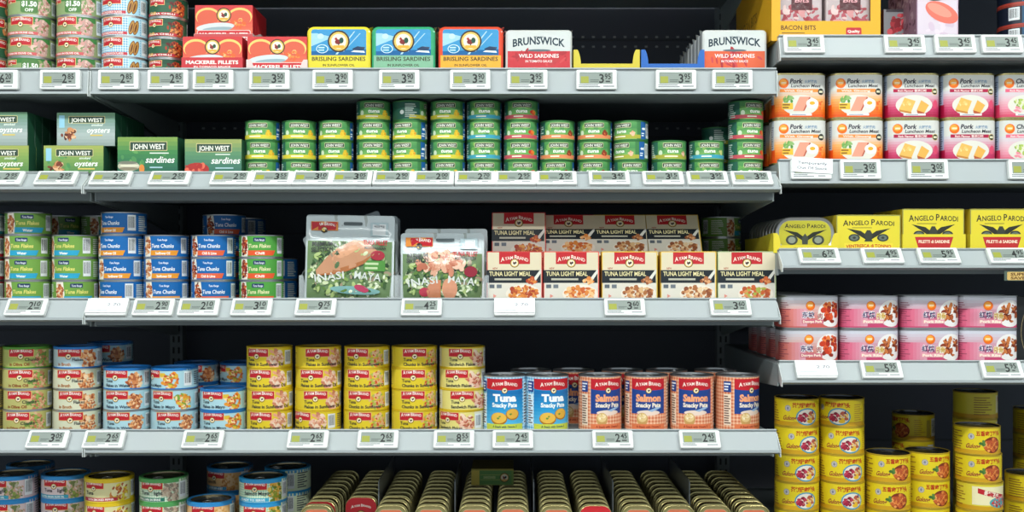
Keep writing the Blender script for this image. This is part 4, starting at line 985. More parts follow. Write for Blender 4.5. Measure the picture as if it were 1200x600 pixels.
stack([S['waterT']]*4, 129, 4, z, 2.064, Hb, 'shaded blue tuna tin', 'rear stack behind the first blue lidded stack', G4, (0, 10))
stack([S['waterT']]*3, 231, 3, z, 2.064, Hb, 'blue rimmed tuna tin', 'rear stack behind the two-high stack, left one', G4, (0, 10))
stack([S['mayoT']]*3, 284, 3, z, 2.066, Hb, 'blue rimmed tuna tin', 'rear stack beside the first yellow stack', G4, (-30, 10))
ord_y = ['first', 'second', 'third', 'fourth', 'fifth']
for i, (px, k) in enumerate([(316.5, 'sun'), (373, 'sun'), (430, 'chunk'), (485.4, 'chunk'), (541.5, 'sand')]):
    stack([S[k]]*4, px, 4, z, 1.965, Hb, 'yellow %s tin' % {'sun': 'tuna flakes', 'chunk': 'tuna chunks', 'sand': 'tuna sandwich flakes'}[k], ord_y[i] + ' yellow stack from the left', G4, ((-2, 4, -6, 6, -2)[i], 9), ty=[[-16, None, None, None], [None, None, None, -34], None, None, [None, -8, 8, -30]][i])
rp, hp = 0.0405, 0.1025
S['pt'] = can_spec('pate_tin', rp, hp, d_pate(lab_mm(hp), False), tab=True); S['ps'] = can_spec('pate_tin', rp, hp, d_pate(lab_mm(hp), True), tab=True)
for px, k, yaw, t in [(591.5, 'pt', 0, 'tall blue tuna pate tin next to the yellow stacks'), (641, 'pt', 16, 'tall blue tuna pate tin next to the salmon pates'), (703, 'ps', 18, 'tall salmon pate tin turned right, leftmost of the salmon ones'),
        (757, 'ps', 0, 'tall salmon pate tin facing front, second of the salmon ones'), (810.5, 'ps', 2, 'tall salmon pate tin facing front, third of the salmon ones'), (864, 'ps', 28, 'tall salmon pate tin turned right, rightmost of the salmon ones')]:
    place(S[k], (wx(px, 1.962), 1.962, z+0.00005), t, 'tall snack pate tins', (0, 0, math.radians(yaw)))
for i, px in enumerate([672, 729, 781, 838]):
    place(S['ps'], (wx(px, 2.052), 2.052, z+0.00005), 'salmon pate tin in the rear row, seen in the %s gap' % ord_y[i], 'tall snack pate tins', (0, 0, 0.4*i))
place(S['pt'], (wx(622, 2.052), 2.052, z+0.00005), 'blue tuna pate tin in the rear row behind the two blue ones', 'tall snack pate tins', (0, 0, 0.6))

# bottom shelf, left: rimmed tins
rd = 0.0440; Ld = lab_mm(Hd)
S['lb'] = can_spec('tuna_tin', rd, Hd, d_ayam(Ld, '#d8c4c4', 'Tuna|light', '', band='#3a9cb8', bandt='IN EXTRA VIRGIN OLIVE OIL', food=['#b9b09a','#8a9a4c','#c9a08a','#6f7a4a'], seed=71, tail='#c9b4b8'), rim=paint('#2a86c4', 0.3), lid=M_LIDB, tab=True, wide=0.0050)
S['ly'] = can_spec('tuna_tin', rd, Hd, d_ayam(Ld, '#d8d09a', 'Tuna|', '', band='#b8303a', bandt='WITH SMOKED PEPPER', food=['#a8502c','#c9803c','#e6dcae','#d9c93c'], seed=72, fpos=26, lx=-22, lw=38, tail='#d9c93c'), rim=paint('#dcbb1c', 0.3), lid=M_LIDB, tab=True, wide=0.0050)
S['lg'] = can_spec('tuna_tin', rd, Hd, d_ayam(Ld, '#d9e0cc', 'Tuna|light', '', band='#1f6a5a', bandt='PEPPERCORN IN BRINE', ging=('#dfe6d4', '#9cc4a0'), food=['#b9a08a','#c9b8a0','#8a7a6a'], seed=73, fpos=36), rim=paint('#4f9a54', 0.3), lid=M_LIDB, tab=True, wide=0.0050)
S['ls'] = can_spec('salmon_tin', rd, Hd, d_ayam(Ld, '#d9e4c0', 'Salmon|Mayo', '', band='#3aa0c0', bandt='READY TO SERVE', ging=('#e0e6c8', '#8ac0a8'), food=['#8a9a2c','#d9a03a','#6a7a24','#e0c060'], seed=74, fpos=36), rim=paint('#2a92c8', 0.3), lid=M_LIDB, tab=True, wide=0.0050)
S['lo'] = can_spec('salmon_tin', rd, Hd, d_ayam(Ld, '#e0b078', 'Salmon|', '', band='#3a90b8', bandt='IN BRINE', food=['#d99a50','#e8c090','#c07a3c'], seed=75, fpos=26), rim=paint('#2a86c4', 0.3), lid=M_LIDB, tab=True, wide=0.0050)
G5 = 'rimmed tuna and salmon tins on the bottom shelf'; z = LC[4]['z']; zl = LL[4]['z']
stack(S['lb'], 16, 4, zl, 1.985, Hd, 'blue rimmed light tuna tin', 'stack at the left photo edge', G5, (-14, 6))
stack(S['lb'], 76.5, 4, zl, 1.990, Hd, 'blue rimmed light tuna tin', 'second bottom shelf stack', G5, (0, 6), X=-0.8425)
stack(S['ly'], 131, 4, z, 1.966, Hd, 'yellow rimmed tuna tin', 'yellow rimmed stack', G5, (14, 5), X=-0.7505)
stack(S['lg'], 192, 4, z, 1.965, Hd, 'green rimmed light tuna tin', 'green rimmed stack', G5, (-4, 6))
stack(S['lo'], 247.5, 3, z, 1.965, Hd, 'blue rimmed orange salmon tin', 'lower three-high stack', G5, (0, 6))
stack(S['ls'], 309, 4, z, 1.962, Hd, 'blue rimmed salmon mayonnaise tin', 'stack beside the sardine tins', G5, (0, 6))
stack(S['lo'], 272, 4, z, 2.062, Hd, 'shaded orange salmon tin', 'rear stack behind the lower three-high one', G5, (-18, 6), X=wx(270, 2.066))
stack(S['ls'], 342, 4, z, 2.055, Hd, 'shaded blue rimmed salmon tin', 'rear stack beside the sardine tins', G5, (-60, 6), X=wx(338, 2.058))
stack(S['lb'], 20, 4, zl, 2.08, Hd, 'shaded blue rimmed tin', 'rear stack at the left photo edge', G5, (-14, 6), X=-0.95)

# ------------------------------------------------------------------ bottom shelf: upright sardine tins
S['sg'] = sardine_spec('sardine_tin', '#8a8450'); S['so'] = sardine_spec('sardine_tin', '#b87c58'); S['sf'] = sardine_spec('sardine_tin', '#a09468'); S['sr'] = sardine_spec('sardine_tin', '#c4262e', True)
colx = [(371, 2), (417, 1), (458, 0), (505, 0), (556, 0), (601, 0), (652, 0), (698, 1), (748, 0), (795, 0), (838, 0), (883.2, 0)]
names = ['first', 'second', 'third', 'fourth', 'fifth', 'sixth', 'seventh', 'eighth', 'ninth', 'tenth', 'eleventh', 'twelfth']
nums = ['front', 'second', 'third', 'fourth', 'fifth', 'sixth', 'seventh', 'eighth', 'ninth', 'rearmost']
xs = []
lastx = None
for i, (px, kind) in enumerate(colx):
    X = wx(px, 1.94); xs.append(X)
    n = 10
    for k in range(2 if i == 1 else 0, n):
        first = {0: 'sf', 1: 'sr', 2: 'so'}[kind] if k == 0 else ('sr' if kind == 2 and k == 1 else ('sg' if kind else 'sg'))
        if i in (5, 9, 10) and k == 0: first = 'so'
        if i == 1: first = 'sr' if k == 2 else 'sg'
        lx = math.radians(-3.5)
        y = 1.930 + k*0.0350
        name = 'red' if first == 'sr' else ('pale orange faced' if first == 'so' else 'gold rimmed')
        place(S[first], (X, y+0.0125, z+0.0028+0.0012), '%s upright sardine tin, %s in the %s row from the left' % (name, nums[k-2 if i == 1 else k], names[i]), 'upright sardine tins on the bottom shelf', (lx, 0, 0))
for i, pr_ in enumerate([(2, 3), (4, 3), (5, 6), (7, 8), (9, 8)]):
    a, b_ = pr_; X = (xs[a]+xs[b_])/2
for i in (0, 2, 4, 6, 8, 10):     # card trays holding two rows each
    X = (xs[i]+xs[i+1])/2; w = xs[i+1]-xs[i]+0.0655
    t = tray_spec('display_tray', w, 0.36, 0.012, 0.012, 0.03, '#5a4a2c'); place(t, (X, 1.9125, z+0.0001), 'low brown card tray under the %s and %s rows of sardine tins' % (names[i], names[i+1]), 'card trays under the sardine tins')
for k, i in enumerate((1, 3, 5, 7, 9)):
    X = (xs[i]+xs[i+1])/2
    mb = MB(); mb.box(-0.0008, 0.0008, 0, 0.36, 0, 0.05, M_WIRE); mb.box(-0.0008, 0.0008, 0.11, 0.36, 0.05, 0.152, M_WIRE); mb.box(-0.0008, 0.0008, 0.10, 0.11, 0.05, 0.150, M_WIRE)
    place(('shelf_divider', 'shelf divider', mb.mesh('divider')), (X, 1.918, z+0.0001), 'thin grey shelf divider between the %s and %s rows of sardine tins' % (names[i], names[i+1]), 'thin dividers between the sardine rows')
P = Print(8); P.rect(-200, 0, 200, 40, '#7a9a44'); P.rect(-42, 0, -26, 32, '#d8c050'); P.rect(-26, 2, 38, 30, '#5f9048'); P.rect(-24, 20, 36, 21, '#a9b45a'); P.rect(-24, 10, 16, 11, '#a9b45a'); P.rect(-42, 29, 42, 32, '#a89a3c'); P.text('SARDINES', -6, 13, 5, '#c9cf8a', w=24); rooster(P, 24, 15, 9.5, big=True)
place(carton_spec('sardine_carton', 0.084, 0.10, 0.032, P, '#8a7a2c'), (wx(577, 2.10), 2.155, z+0.004+0.1215), 'small green and yellow carton lying on top of the sardine tins')
# ------------------------------------------------------------------ top shelf cartons and packs
z = LC[0]['z']
DF = 1.913
def tz(t): return t + 0.0013
mack = carton_spec('mackerel_carton', 0.1080, 0.0215, 0.0705, f_mack(108, 70.5), '#b5232c')
def lipP(w, hf, bg, txt, tc, th=5.5, extra=None, seed=1):
    P = Print(seed); P.rect(-w/2, 0.4, w/2, hf-0.4, bg); P.text(txt, 0, hf-12 if hf > 25 else hf*0.3, th, tc, w=w*0.86, bold=0.035)
    if extra: P.text(extra, 0, hf-18.5, th*0.5, tc, w=w*0.6)
    return P
X1 = wx(248.5, DF); X2 = wx(324.5, DF)
tr = tray_spec('display_tray', 0.1110, 0.18, 0.034, 0.034, 0.045, '#c9303a', lipP(111, 34, '#bf3038', 'MACKEREL FILLETS', '#f2e8e0', 6.5, 'IN TOMATO SAUCE'))
place(tr, (X1, DF, z+0.0001), 'red display tray lettered mackerel fillets, under the stacked mackerel cartons', 'red trays for mackerel')
ordn = ['front', 'second', 'third', 'fourth', 'fifth', 'sixth', 'seventh', 'eighth']
for k in range(7): place(mack, (X1, DF+0.0135+0.0222*k, tz(z)+0.0003), 'red mackerel carton, %s from the front in the lettered tray' % ordn[k], 'mackerel cartons')
t2 = tray_spec('display_tray', 0.1105, 0.118, 0.018, 0.018, 0.030, '#c9c8c4', lipP(110, 18, '#b8484a', 'MACKEREL FILLETS', '#e6dcd6', 7))
place(t2, (X1+0.004, 1.974, tz(z)+0.0003+0.0708), 'pale display tray holding the upper mackerel cartons, on top of the lower ones', 'pale trays for mackerel')
for k in range(5): place(mack, (X1+0.004, 1.974+0.0135+0.0222*k, tz(z)+0.0724), 'red mackerel carton, %s from the front in the raised tray' % ordn[k], 'mackerel cartons')
t3 = tray_spec('display_tray', 0.1110, 0.18, 0.012, 0.030, 0.045, '#d9c4c0', None); place(t3, (X2, DF, z+0.0001), 'pale display tray under the single row of mackerel cartons', 'pale trays for mackerel')
for k in range(7): place(mack, (X2, DF+0.0135+0.0222*k, tz(z)+0.0003), 'red mackerel carton, %s from the front right of the stacked ones' % ordn[k], 'mackerel cartons')
for px, col, strip, nm in [(396.5, '#d9c832', '#dccb3a', 'yellow'), (472.5, '#2f9a6a', '#7fb090', 'green'), (551.5, '#d8482c', '#e2a83a', 'orange')]:
    w = 116 if nm != 'orange' else 118
    sp = pack_spec('sardine_pack', w/1000, 0.036, 0.091, f_brisling(w, 91, col, strip), col, M_FILM, cr=0.012)
    for k in range(4): place(sp, (wx(px, DF), DF+0.022+0.038*k, z+0.0003), '%s brisling sardine pack, %s from the front on the top shelf' % (nm, ordn[k]), 'brisling sardine packs')
br = pack_spec('sardine_pack', 0.1215, 0.036, 0.0850, f_bruns(121.5, 85), '#c3c6c2', M_FILM, cr=0.008)
for k in range(4): place(br, (wx(631.5, DF), DF+0.022+0.038*k, z+0.0003), 'grey and red wild sardines pack, %s from the front left of the empty yellow tray' % ordn[k], 'grey topped sardine packs')
ty = tray_spec('display_tray', 0.1200, 0.15, 0.0225, 0.048, 0.030, '#c9b838'); place(ty, (wx(711, DF), DF, z+0.0001), 'empty yellow display tray with raised corners on the top shelf')
PB = Print(3); PB.rect(-57, 1, 57, 3, '#2a6aba')
tb = tray_spec('display_tray', 0.1150, 0.15, 0.0225, 0.048, 0.030, '#1f5fae', PB); tb2 = tb
place(tb, (wx(788.5, DF), DF, z+0.0001), 'blue display tray, nearly empty, right of the empty yellow tray')
P = f_bruns(121.5, 85, 13); P.it = [(a if a[0] == 'G' else (a[0], hx('#d8603c') if a[1] == hx('#c23a40') else a[1])) if len(a) == 2 else a for a in P.it]
br2 = pack_spec('sardine_pack', 0.1180, 0.036, 0.0850, P, '#c3c6c2', M_FILM, cr=0.008)
for k in range(7): place(br2, (wx(861.5, DF), DF+0.022+0.038*k, z+0.0003), 'grey and orange wild sardine pack, %s from the front at the top rail end' % ordn[k], 'grey and orange sardine packs')

# second shelf left: oyster and sardine cartons
zl = LL[1]['z']; z = LC[1]['z']
oy = carton_spec('oyster_carton', 0.1085, 0.030, 0.0622, f_jw(108.5, 62.2, 'oyster'), '#2c5a40'); sm = carton_spec('oyster_carton', 0.1060, 0.030, 0.0605, f_jw(106, 60.5, 'smoked'), '#2c5a40')
def deep(sp, X, D, z, n, dy, txt, group, tilt=0):
    for k in range(n): place(sp, (X, D+k*dy, z+0.0001), txt % ordn[k], group, (tilt, 0, 0))
Gm = 'green fish cartons on the second shelf'
XA = wx(-2, DF); XB = wx(86.5, DF)
deep(oy, XA, DF+0.017, zl, 5, 0.0306, 'green smoked oyster carton, %s of the lower row at the left photo edge', Gm); deep(sm, XA-0.001, DF+0.017, zl+0.0624, 5, 0.0306, 'grey green oyster carton, %s of the upper row at the left photo edge', Gm)
deep(oy, XB-0.0012, DF+0.017, zl, 6, 0.0306, 'green smoked oyster carton, %s of the lower row near the bay gap', Gm); deep(sm, XB+0.018, DF+0.025, zl+0.0624, 5, 0.0306, 'grey green oyster carton, %s of the upper row near the bay gap', Gm)
s1 = carton_spec('sardine_carton', 0.1090, 0.024, 0.0775, f_jw(109, 77.5, 'sardine'), '#2c6a4c'); s2 = carton_spec('sardine_carton', 0.1030, 0.024, 0.0735, f_jw(103, 73.5, 'red'), '#5a8a5a')
deep(s1, wx(172.5, DF), DF+0.014, z, 6, 0.0246, 'green sardine carton, %s of the row left of the red picture ones', Gm); deep(s2, wx(249.5, DF), DF+0.014, z, 6, 0.0246, 'green sardine carton with red tomato picture, %s of its row', Gm)

# third shelf: pouches and meal cartons
z = LC[2]['z']
PS = []
for j, (kind, x0, x1, h) in enumerate([('fillet', 354, 459, 0.160), ('chunk', 468, 567, 0.127)]):
    w = (x1-x0)*DF/F; PS.append(pouch_spec('tuna_pouch', w, h, 0.020, f_pouch(kind, w*1000, h*1000)))
for j, (x0, x1) in enumerate([(354, 459), (468, 567)]):
    sp = PS[j]; sd = ['left', 'right'][j]; w = (x1-x0)*DF/F; X = wx((x0+x1)/2, DF)
    tr = tray_spec('display_tray', w+0.014, 0.20, 0.004, 0.052, 0.078, '#b8bec0', m=M_CLEAR); place(tr, (X+0.002, DF-0.003, z+0.0001), 'clear plastic tray holding the %s foil pouches' % sd, 'clear trays for pouches')
    place(sp, (X, DF+0.022, z+0.0022), 'silver foil tuna pouch with %s, front of the %s tray' % ('pink fish fillet on salad' if j == 0 else 'fish pieces on salad', sd), 'silver tuna pouches', (-0.03, 0.02 if j == 0 else 0.0, 0.0))
    for k in range(1, 5):
        if j == 0 and k == 2:
            place(PS[1], (X+0.018, DF+0.022+0.031*k, z+0.0022+0.0266), 'silver foil pouch tipped on its corner, third in the left tray', 'silver tuna pouches', (0, -0.35, 0)); continue
        sy = 0.007 if j == 0 else 0.004
        place(sp, (X+(0.005 if k < 3 else 0.0), DF+0.022+0.031*k, z+0.0022+(0.009 if j == 1 and k == 1 else 0)), 'silver foil tuna pouch, %s in the %s tray' % (ordn[k], sd), 'silver tuna pouches', (-0.02, 0.015 if k == 3 else 0.0, 0))

meals = [('red', '#c23a34', ['#b5502a','#d9843c','#e2a050','#a83c20','#c96a34'], 603), ('pink', '#d9584a', ['#d9843c','#e8a868','#c9602c','#f0c088'], 669.5), ('yellow', '#d9b43a', ['#a8683c','#c98a5a','#d9b080','#8a4c2c'], 738), ('amber', '#e0b84a', ['#a8683c','#d9a070','#e6c8a0','#8a4c2c'], 807), ('green', '#a9b88a', ['#c9602c','#d98a54','#a8b04a','#b5502a'], 875.5)]
MS = {}; FS = {}
for nm, bc, ing, px in meals:
    wm = 101 if nm != 'green' else 106
    MS[nm] = carton_spec('tuna_meal_carton', wm/1000, 0.034, 0.0950, f_meal(wm, 95, bc, ing), bc)
    PF = Print(2); PF.rect(-300, 0, 300, 34, bc); PF.text('TUNA LIGHT MEAL', 0, 13, 8, '#f0e4d0', w=70); FS[nm] = carton_spec('tuna_meal_carton', wm/1000, 0.095, 0.0340, PF, '#d8ccae')
    place(MS[nm], (wx(px, DF), DF+0.0185, z+0.0001), '%s edged tuna light meal carton standing upright in the front row' % nm, 'tuna meal cartons')
    for k in range(2):
        place(FS[nm], (wx(px, DF), DF+0.040+0.048, z+0.0001+k*0.0342), '%s edged tuna meal carton lying flat behind the front row, %s' % (nm, ['lower', 'upper'][k]), 'tuna meal cartons')
for nm, px, til in [('red', 608, -0.30), ('pink', 667, -0.60), ('yellow', 728, -0.60), ('amber', 790, -0.60)]:
    place(MS[nm], (wx(px, 1.975), 1.956+0.017*math.cos(til), z+0.0687-0.017*math.sin(til)), '%s edged tuna light meal carton leaning back behind the upright row' % nm, 'tuna meal cartons', (til, 0, 0))

# ------------------------------------------------------------------ right bay
# top shelf: bacon bits display box
z = LR[0]['z']; w, h, d = 0.197, 0.165, 0.30
mb = MB(); Y = hx('#d9a31c'); x = w/2
def quad(a, b, c, dd, col=Y): mb.face([a, b, c, dd], M_CARD, col)
pan = [(-x, x, 0, 0.036), (-x, -x+0.016, 0.036, h-0.02), (x-0.018, x, 0.036, h-0.02), (-x, x, h-0.02, h)]
for a, b_, z0, z1 in pan: mb.box(a, b_, 0, 0.0015, z0, z1, M_CARD, Y)
mb.box(-x, -x+0.0015, 0.0015, d, 0, h, M_CARD, Y); mb.box(x-0.0015, x, 0.0015, d, 0, h, M_CARD, Y); mb.box(-x, x, 0.0015, d, 0, 0.0015, M_CARD, Y); mb.box(-x, x, d-0.0015, d, 0.0015, h, M_CARD, Y)
P = Print(5); P.text('BACON BITS', -50, 20, 8.5, '#5a3a14', w=63, bold=0.02); P.lines(-80, 12.5, -30, 16, 1, '#5a3a14', 0.4); P.rrect(36, 10, 64, 24, 3, '#b8242c'); P.text('Quality', 50, 15, 5, '#f2e6d8', w=22, bold=0.03)
flatpanel(mb, P, M_CARD, lambda a, b_: ((a/1000, -0.0001, b_/1000), (0, -1, 0)))
P = Print(6); P.text('BACON BITS', 110, 60, 20, '#8a6414', w=150, bold=0.02, rot=0.0); P.rect(20, 20, 200, 24, '#8a6414')
flatpanel(mb, P, M_CARD, lambda a, b_: ((-x-0.0001, d-a/1000, b_/1000), (-1, 0, 0)))
BX = wx(966.5, DF); tag(ob('bacon_bits_box', mb.mesh('bacon_box'), None, (BX, DF-0.008, z+0.0001)), 'yellow bacon bits display box with cut-out window on the right top shelf', 'display box')
P = Print(7); W_, H_ = 82, 120
P.rect(-41, 0, 41, 120, '#b8a8a8'); P.blobs(0, 46, 36, 26, ['#a8505a','#c88a8a','#d8bab6','#9a3a40'], 60, 7, 0.5); P.rect(-16, 56, 22, 96, '#4a141a'); P.text('Bits', 3, 70, 9, '#d99aa0', w=26, ital=0.2); P.rect(-41, 84, 41, 120, '#3a1a18')
bp = pack_spec('bacon_packet', 0.082, 0.03, 0.12, P, '#b8a8a8', M_FILM, cr=0.006)
for j in (0, 1):
    for k in range(4): place(bp, (BX-0.044+0.088*j, DF+0.018+0.034*k, z+0.0022), 'bacon bits packet inside the yellow box, %s of the %s row' % (ordn[k], ['left', 'right'][j]), 'bacon packets in the yellow box')
P = Print(8); P.rect(-80, 0, 80, 140, '#4a2430'); P.rect(-30, 0, 30, 140, '#8a8a90'); P.rect(-26, 70, 26, 120, '#3a3038'); P.blobs(0, 40, 20, 24, ['#b02a34','#d8505a','#8a1c28'], 30, 7, 0.7); P.text('Ham', 0, 78, 12, '#c8a8b0', w=30)
bc = carton_spec('ham_carton', 0.062, 0.04, 0.075, P, '#3a2a30')
deep(bc, wx(1050, 2.0), 2.0, z, 3, 0.042, 'dark ham carton with red meat picture, %s behind the price label gap', 'dark ham cartons')
P = Print(9); P.rect(-120, 0, 120, 180, '#b8a0b0'); P.rect(-36, 0, 36, 180, '#cfc2cc'); P.rect(-80, 0, -36, 180, '#8a6a80'); P.blobs(-58, 60, 18, 60, ['#5a3a50','#a890a0'], 30, 5); P.blobs(6, 30, 26, 20, ['#d8c8d4','#c8b4c4'], 14, 7); P.ell(8, 54, 32, 17, '#d86a58', 22, -0.45); P.ell(4, 58, 24, 9, '#e88c78', 18, -0.45); P.ell(6, 84, 24, 8, '#3a4a3c', 14, 0.2); P.text('BACON', 2, 100, 14, '#8a2430', w=50)
bc = carton_spec('bacon_carton', 0.076, 0.035, 0.150, P, '#c9b8c4')
deep(bc, wx(1096, 1.925), DF+0.02, z, 4, 0.036, 'white carton with salmon pink meat picture, %s of its row', 'white meat cartons')
P = Print(10)
def d_dark(W):
    P = Print(10); P.rect(-W/2, 0, W/2, 80, '#141c2c'); P.barcode(-42, 10, -22, 34); P.rect(-18, 0, 60, 80, '#1c4a6a'); P.blobs(10, 20, 22, 18, ['#3aa0c8','#e0a0b0','#d9e4ea','#16406a'], 40, 5); P.rect(-W/2, 0, W/2, 3, '#a83a2c'); return P
S['dk'] = can_spec('spiced_meat_tin', 0.043, 0.040, d_dark, rim=paint('#9a3a2c', 0.35))
for k in range(4): place(S['dk'], (wx(1197, 2.0), 2.0, z+0.04005*k+0.00005), 'dark blue tin with barcode, %s of the stack at the top right corner' % LEV[4][3-k], 'dark blue tins at the top right')

# second shelf: luncheon meat
z = LR[1]['z']; Hp = 0.0828
for k_, c in (('orange', 'orange'), ('magenta', 'magenta'), ('pink', 'pink')):
    S['pk'+k_] = brick_can_spec('luncheon_meat_tin', 0.0985, 0.056, Hp, 0.017, d_pork(lab_mm(Hp)+-1.6+0.0, k_), M_GOLD)
for i, (px, k_) in enumerate([(934, 'orange'), (1000.5, 'orange'), (1066, 'magenta'), (1130.5, 'magenta'), (1195, 'pink')]):
    for lv in (0, 1):
        for dd in (0, 1):
            if dd and i > 1: continue
            place(S['pk'+k_], (wx(px-(0.5 if lv else 0), 1.945), 1.945+dd*0.062+R.uniform(-.001, .001), z+lv*(Hp+0.0001)+0.00005), '%s luncheon meat tin, %s tin of the %s column%s' % ({'orange': 'white and orange', 'magenta': 'white and magenta', 'pink': 'white and pink chicken'}[k_], ['bottom', 'top'][lv], names[i], ' in the rear row' if dd else ''), 'luncheon meat tins', (0, 0, R.uniform(-0.03, 0.03)))

# third shelf: yellow fish boxes
z = LR[2]['z']
pv = carton_spec('ventresca_carton', 0.1165, 0.030, 0.0690, f_parodi(116.5, 69, 'ventresca'), '#d9c832'); ps = carton_spec('sardine_carton', 0.1120, 0.030, 0.0785, f_parodi(112, 78.5, 'sardine'), '#d9c832')
deep(pv, wx(1018.5, DF), DF+0.018, z, 5, 0.0306, 'yellow ventresca tuna carton with eagle, %s of its row', 'yellow fish cartons')
deep(ps, wx(1094.5, DF), DF+0.018, z+0.0013, 5, 0.0306, 'yellow sardine fillet carton with red plaque, %s of the left row', 'yellow fish cartons')
deep(ps, wx(1174, DF), DF+0.018, z+0.0013, 5, 0.0306, 'yellow sardine fillet carton with red plaque, %s of the right row', 'yellow fish cartons')
for px, tx in ((1094.5, 'left'), (1174, 'right')):
    P = Print(4); P.rect(-57, 0.3, 57, 33, '#d9c832'); P.poly([(-28,7),(28,7),(35,29),(-35,29)], '#b82a2a'); P.text('FILETTI di SARDINE', 0, 18, 5.4, '#f0e0c8', w=56, bold=0.03)
    place(tray_spec('display_tray', 0.1148, 0.16, 0.034, 0.034, 0.034, '#d9c832', P), (wx(px, DF), DF-0.0005, z+0.0001), 'yellow display tray with red plaque under the %s sardine cartons' % tx, 'yellow trays for sardine cartons')
# round-cornered tins in a low yellow tray
def round_tin():
    o = [(p[0], p[1]+0.0315, p[2], p[3]) for p in rrect(0.104, 0.061, 0.026)]
    s = MB(); s.prof_rings(o, [(-0.001, -0.011), (0.001, -0.010), (0, -0.008), (0, 0.006), (0.0015, 0.008), (0.0015, 0.0095), (0, 0.011), (-0.0015, 0.0105)], M_SILVER, cap0=True)
    a = MB(); stand(a, s)
    l = MB(); l.prof_rings(o, [(-0.0015, 0.0105), (-0.004, 0.0095)], M_SILVER, cap1=True); L = MB(); stand(L, l)
    P = Print(5); P.rect(-60, 0, 60, 70, '#b8b034'); P.text('Angelo Parodi', 0, 44, 8, '#26281c', w=74, bold=0.02, small=True)
    for s_ in (-1, 1): P.poly([(0,26),(s_*14,36),(s_*40,41),(s_*22,32),(s_*6,22)], '#26291f'); P.ell(s_*24, 22, 11, 9, '#3a4038', 18); P.ell(s_*24, 22, 7, 6, '#8a9080', 14)
    P.poly([(-5,14),(5,14),(6,26),(0,34),(-6,26)], '#3f443c')
    o2 = []
    for p in o:
        q = ((p[0]-p[2]*0.0045)*1000, (p[1]-p[3]*0.0045)*1000)
        if not o2 or math.hypot(q[0]-o2[-1][0], q[1]-o2[-1][1]) > 0.05: o2.append(q)
    flatpanel(L, P, M_PRINT, lambda x_, y_: ((x_/1000, -0.00965, y_/1000), (0, -1, 0)), outline=o2)
    return ('anchovy_tin', 'tin', [('tin_body', a.mesh('rt'), []), ('tin_lid', L.mesh('rtl'), [])])
RT = round_tin(); XT = wx(944.5, DF)
for k in range(9): place(RT, (XT, DF+0.016+0.0245*k, z+0.0016), 'silver rimmed oblong yellow tin, %s in the low yellow tray' % (ordn+['ninth'])[k], 'oblong tins in the yellow tray')
P = Print(6); P.text('ANGELO PARODI', 0, 5, 5, '#2a2a1c', w=46, bold=0.02)
tag(ob('display_tray', tray_spec('x', 0.1180, 0.235, 0.014, 0.036, 0.030, '#dcc934', P)[2], None, (XT, DF, z+0.0001)), 'low yellow tray with raised corners holding the oblong yellow tins', 'display tray')

# fourth shelf: pink stewed pork tins
z = LR[3]['z']; Hs = 0.0612
for k_ in ('rib', 'belly'): S['st'+k_] = brick_can_spec('stewed_pork_tin', 0.1065, 0.072, Hs, 0.020, d_stew((Hs-0.0062)*1000, k_), M_SILVER, M_SILVER)
for i, (px, k_) in enumerate([(944.5, 'belly'), (1014.5, 'rib'), (1084.2, 'rib'), (1153, 'rib')]):
    for lv in (0, 1):
        for dd in range(4 if i == 0 else 1):
            place(S['st'+k_], (wx(px, 1.952)+R.uniform(-.0005, .0005), 1.952+dd*0.0735, z+lv*(Hs+0.0001)+0.00005), 'pink %s tin, %s tin of the %s column%s' % ({'rib': 'braised pork rib', 'belly': 'stewed pork belly'}[k_], ['lower', 'upper'][lv], names[i], '' if not dd else ', %s from the front' % ordn[dd]), 'pink stewed pork tins', (0, 0, math.radians(-7 if i == 3 else (3 if lv else -1))))
P = Print(11); P.rect(-60, 0, 60, 120, '#16181a')
for r_, c in ((46, '#a8966a'), (45, '#101214')): P.ell(0, 56, r_*0.62, r_*1.15, c, 40)
P.text('MALING', 0, 36, 6, '#b8b8a8', w=30); P.lines(-16, 60, 16, 88, 4, '#6a6a60', 0.25); P.rect(-5, 46, 5, 54, '#a8503a')
bk = carton_spec('noodle_carton', 0.084, 0.05, 0.120, P, '#101214')
tag(ob('black_carton', bk[2], None, (wx(1216.5, DF), DF+0.03, z+0.0001)), 'black carton with thin gold oval at the right photo edge', 'carton')

# bottom shelf: yellow tins
z = LR[4]['z']; Hg = 0.0512; Lg = lab_mm(Hg)
for k_ in ('mush', 'cube', 'peanut'): S['g'+k_] = can_spec('yellow_meat_tin', 0.0408, Hg, d_gulong(Lg, k_), rim=paint('#b89a2c', 0.35, 0.3), lid=M_DARKTIN)
G6 = 'yellow meat tins on the right bottom shelf'
stack(S['gmush'], 933.5, 5, z, 1.964, Hg, 'yellow tin with mushroom picture', 'leftmost five-high stack', G6, (2, 8))
stack(S['gmush'], 986.5, 5, z, 1.964, Hg, 'yellow tin with mushroom picture', 'second five-high stack', G6, (-2, 7), ty=[-38, None, None, None, None])
stack(S['gcube'], 1040, 3, z, 1.964, Hg, 'yellow tin with diced meat picture', 'left three-high stack', G6, (-6, 9))
stack(S['gcube'], 1091, 3, z, 1.985, Hg, 'yellow tin with diced meat picture', 'right three-high stack', G6, (4, 9), X=0.7815)
stack([S['gcube'], S['gcube'], S['gpeanut'], S['gcube']], 1137, 4, z, 1.962, Hg, ['yellow tin with diced meat picture']*2+['white and yellow peanut tin', 'yellow tin'], 'four-high stack', G6, (-4, 6), dxs=[-0.003, 0, 0.002, 0], X=0.8685)
stack(S['gcube'], 1070, 4, z, 2.12, Hg, 'shaded yellow tin', 'rear stack above the three-high stacks', G6, (-80, 8), X=wx(1070, 2.12))
stack(S['gpeanut'], 1116, 5, z, 2.06, Hg, 'shaded yellow tin', 'tallest rear stack behind the peanut tin', G6, (90, 8), X=0.905)
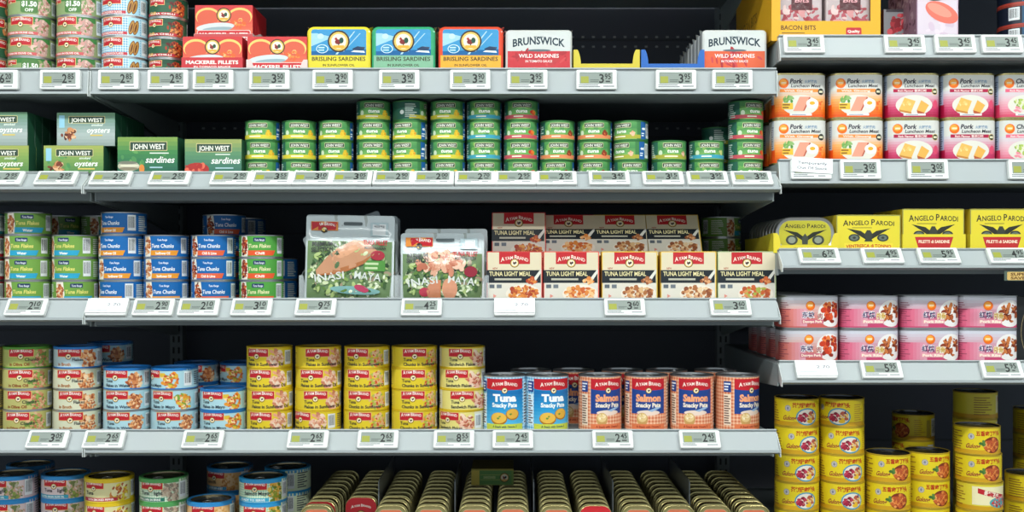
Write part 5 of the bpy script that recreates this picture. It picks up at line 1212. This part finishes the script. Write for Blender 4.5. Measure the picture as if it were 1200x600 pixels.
stack(S['gmush'], 1195, 2, z, 2.03, Hg, 'yellow tin', 'low stack at the right photo edge', G6, (30, 8), X=0.992)
stack(S['gcube'], 1200, 4, z, 2.19, Hg, 'dim yellow tin', 'far rear stack at the right photo edge', G6, (30, 8), X=1.085)

# ------------------------------------------------------------------ lamps, world, camera
for i, (y, e) in enumerate([(0.55, 0.95), (-0.95, 0.85)]):
    for j, x in enumerate((-1.6, 0.0, 1.6)):
        ld = bpy.data.lights.new('tube', 'AREA'); ld.shape = 'RECTANGLE'; ld.size = 1.5; ld.size_y = 0.16; ld.energy = 46*e; ld.color = (0.95, 1.0, 0.98)
        lo = bpy.data.objects.new('ceiling_lamp_light', ld); COL.objects.link(lo)
        mb = MB(); mb.box(-0.76, 0.76, -0.09, 0.09, 0.004, 0.05, paint('#d8d8d4', 0.5))
        g = tag(ob('ceiling_lamp', mb.mesh('lamp_housing'), None, (x, y, 2.90)), 'white ceiling lamp housing, %s one in the row %s the shelving, outside the photo' % (['left', 'middle', 'right'][j], ['nearer', 'further from'][i]), 'lamp', 'ceiling lamps over the aisle')
        lo.parent = g; lo.location = (0, 0, 0); lo.rotation_euler = (math.radians(24), 0, 0)
w = bpy.data.worlds.new('world'); bpy.context.scene.world = w; w.use_nodes = True
w.node_tree.nodes['Background'].inputs['Color'].default_value = (0.80, 0.92, 1.0, 1); w.node_tree.nodes['Background'].inputs['Strength'].default_value = 0.5
cam = bpy.data.cameras.new('camera'); cam.sensor_width = 36; cam.lens = F/1200*36; cam.shift_y = (HY-300)/1200; cam.clip_start = 0.05
cam.dof.use_dof = True; cam.dof.focus_distance = 1.92; cam.dof.aperture_fstop = 3.2
co = bpy.data.objects.new('camera', cam); COL.objects.link(co); co.location = (0, 0, EYE); co.rotation_euler = (PI/2, 0, 0)
sc = bpy.context.scene; sc.camera = co
sc.view_settings.view_transform = 'Standard'; sc.view_settings.look = 'None'; sc.view_settings.exposure = 0.08; sc.view_settings.gamma = 1.0; sc.view_settings.use_curve_mapping = False

for o in sc.objects:
    if 'label' in o.keys(): o['label'] = o['label'].replace('front from the front', 'frontmost')
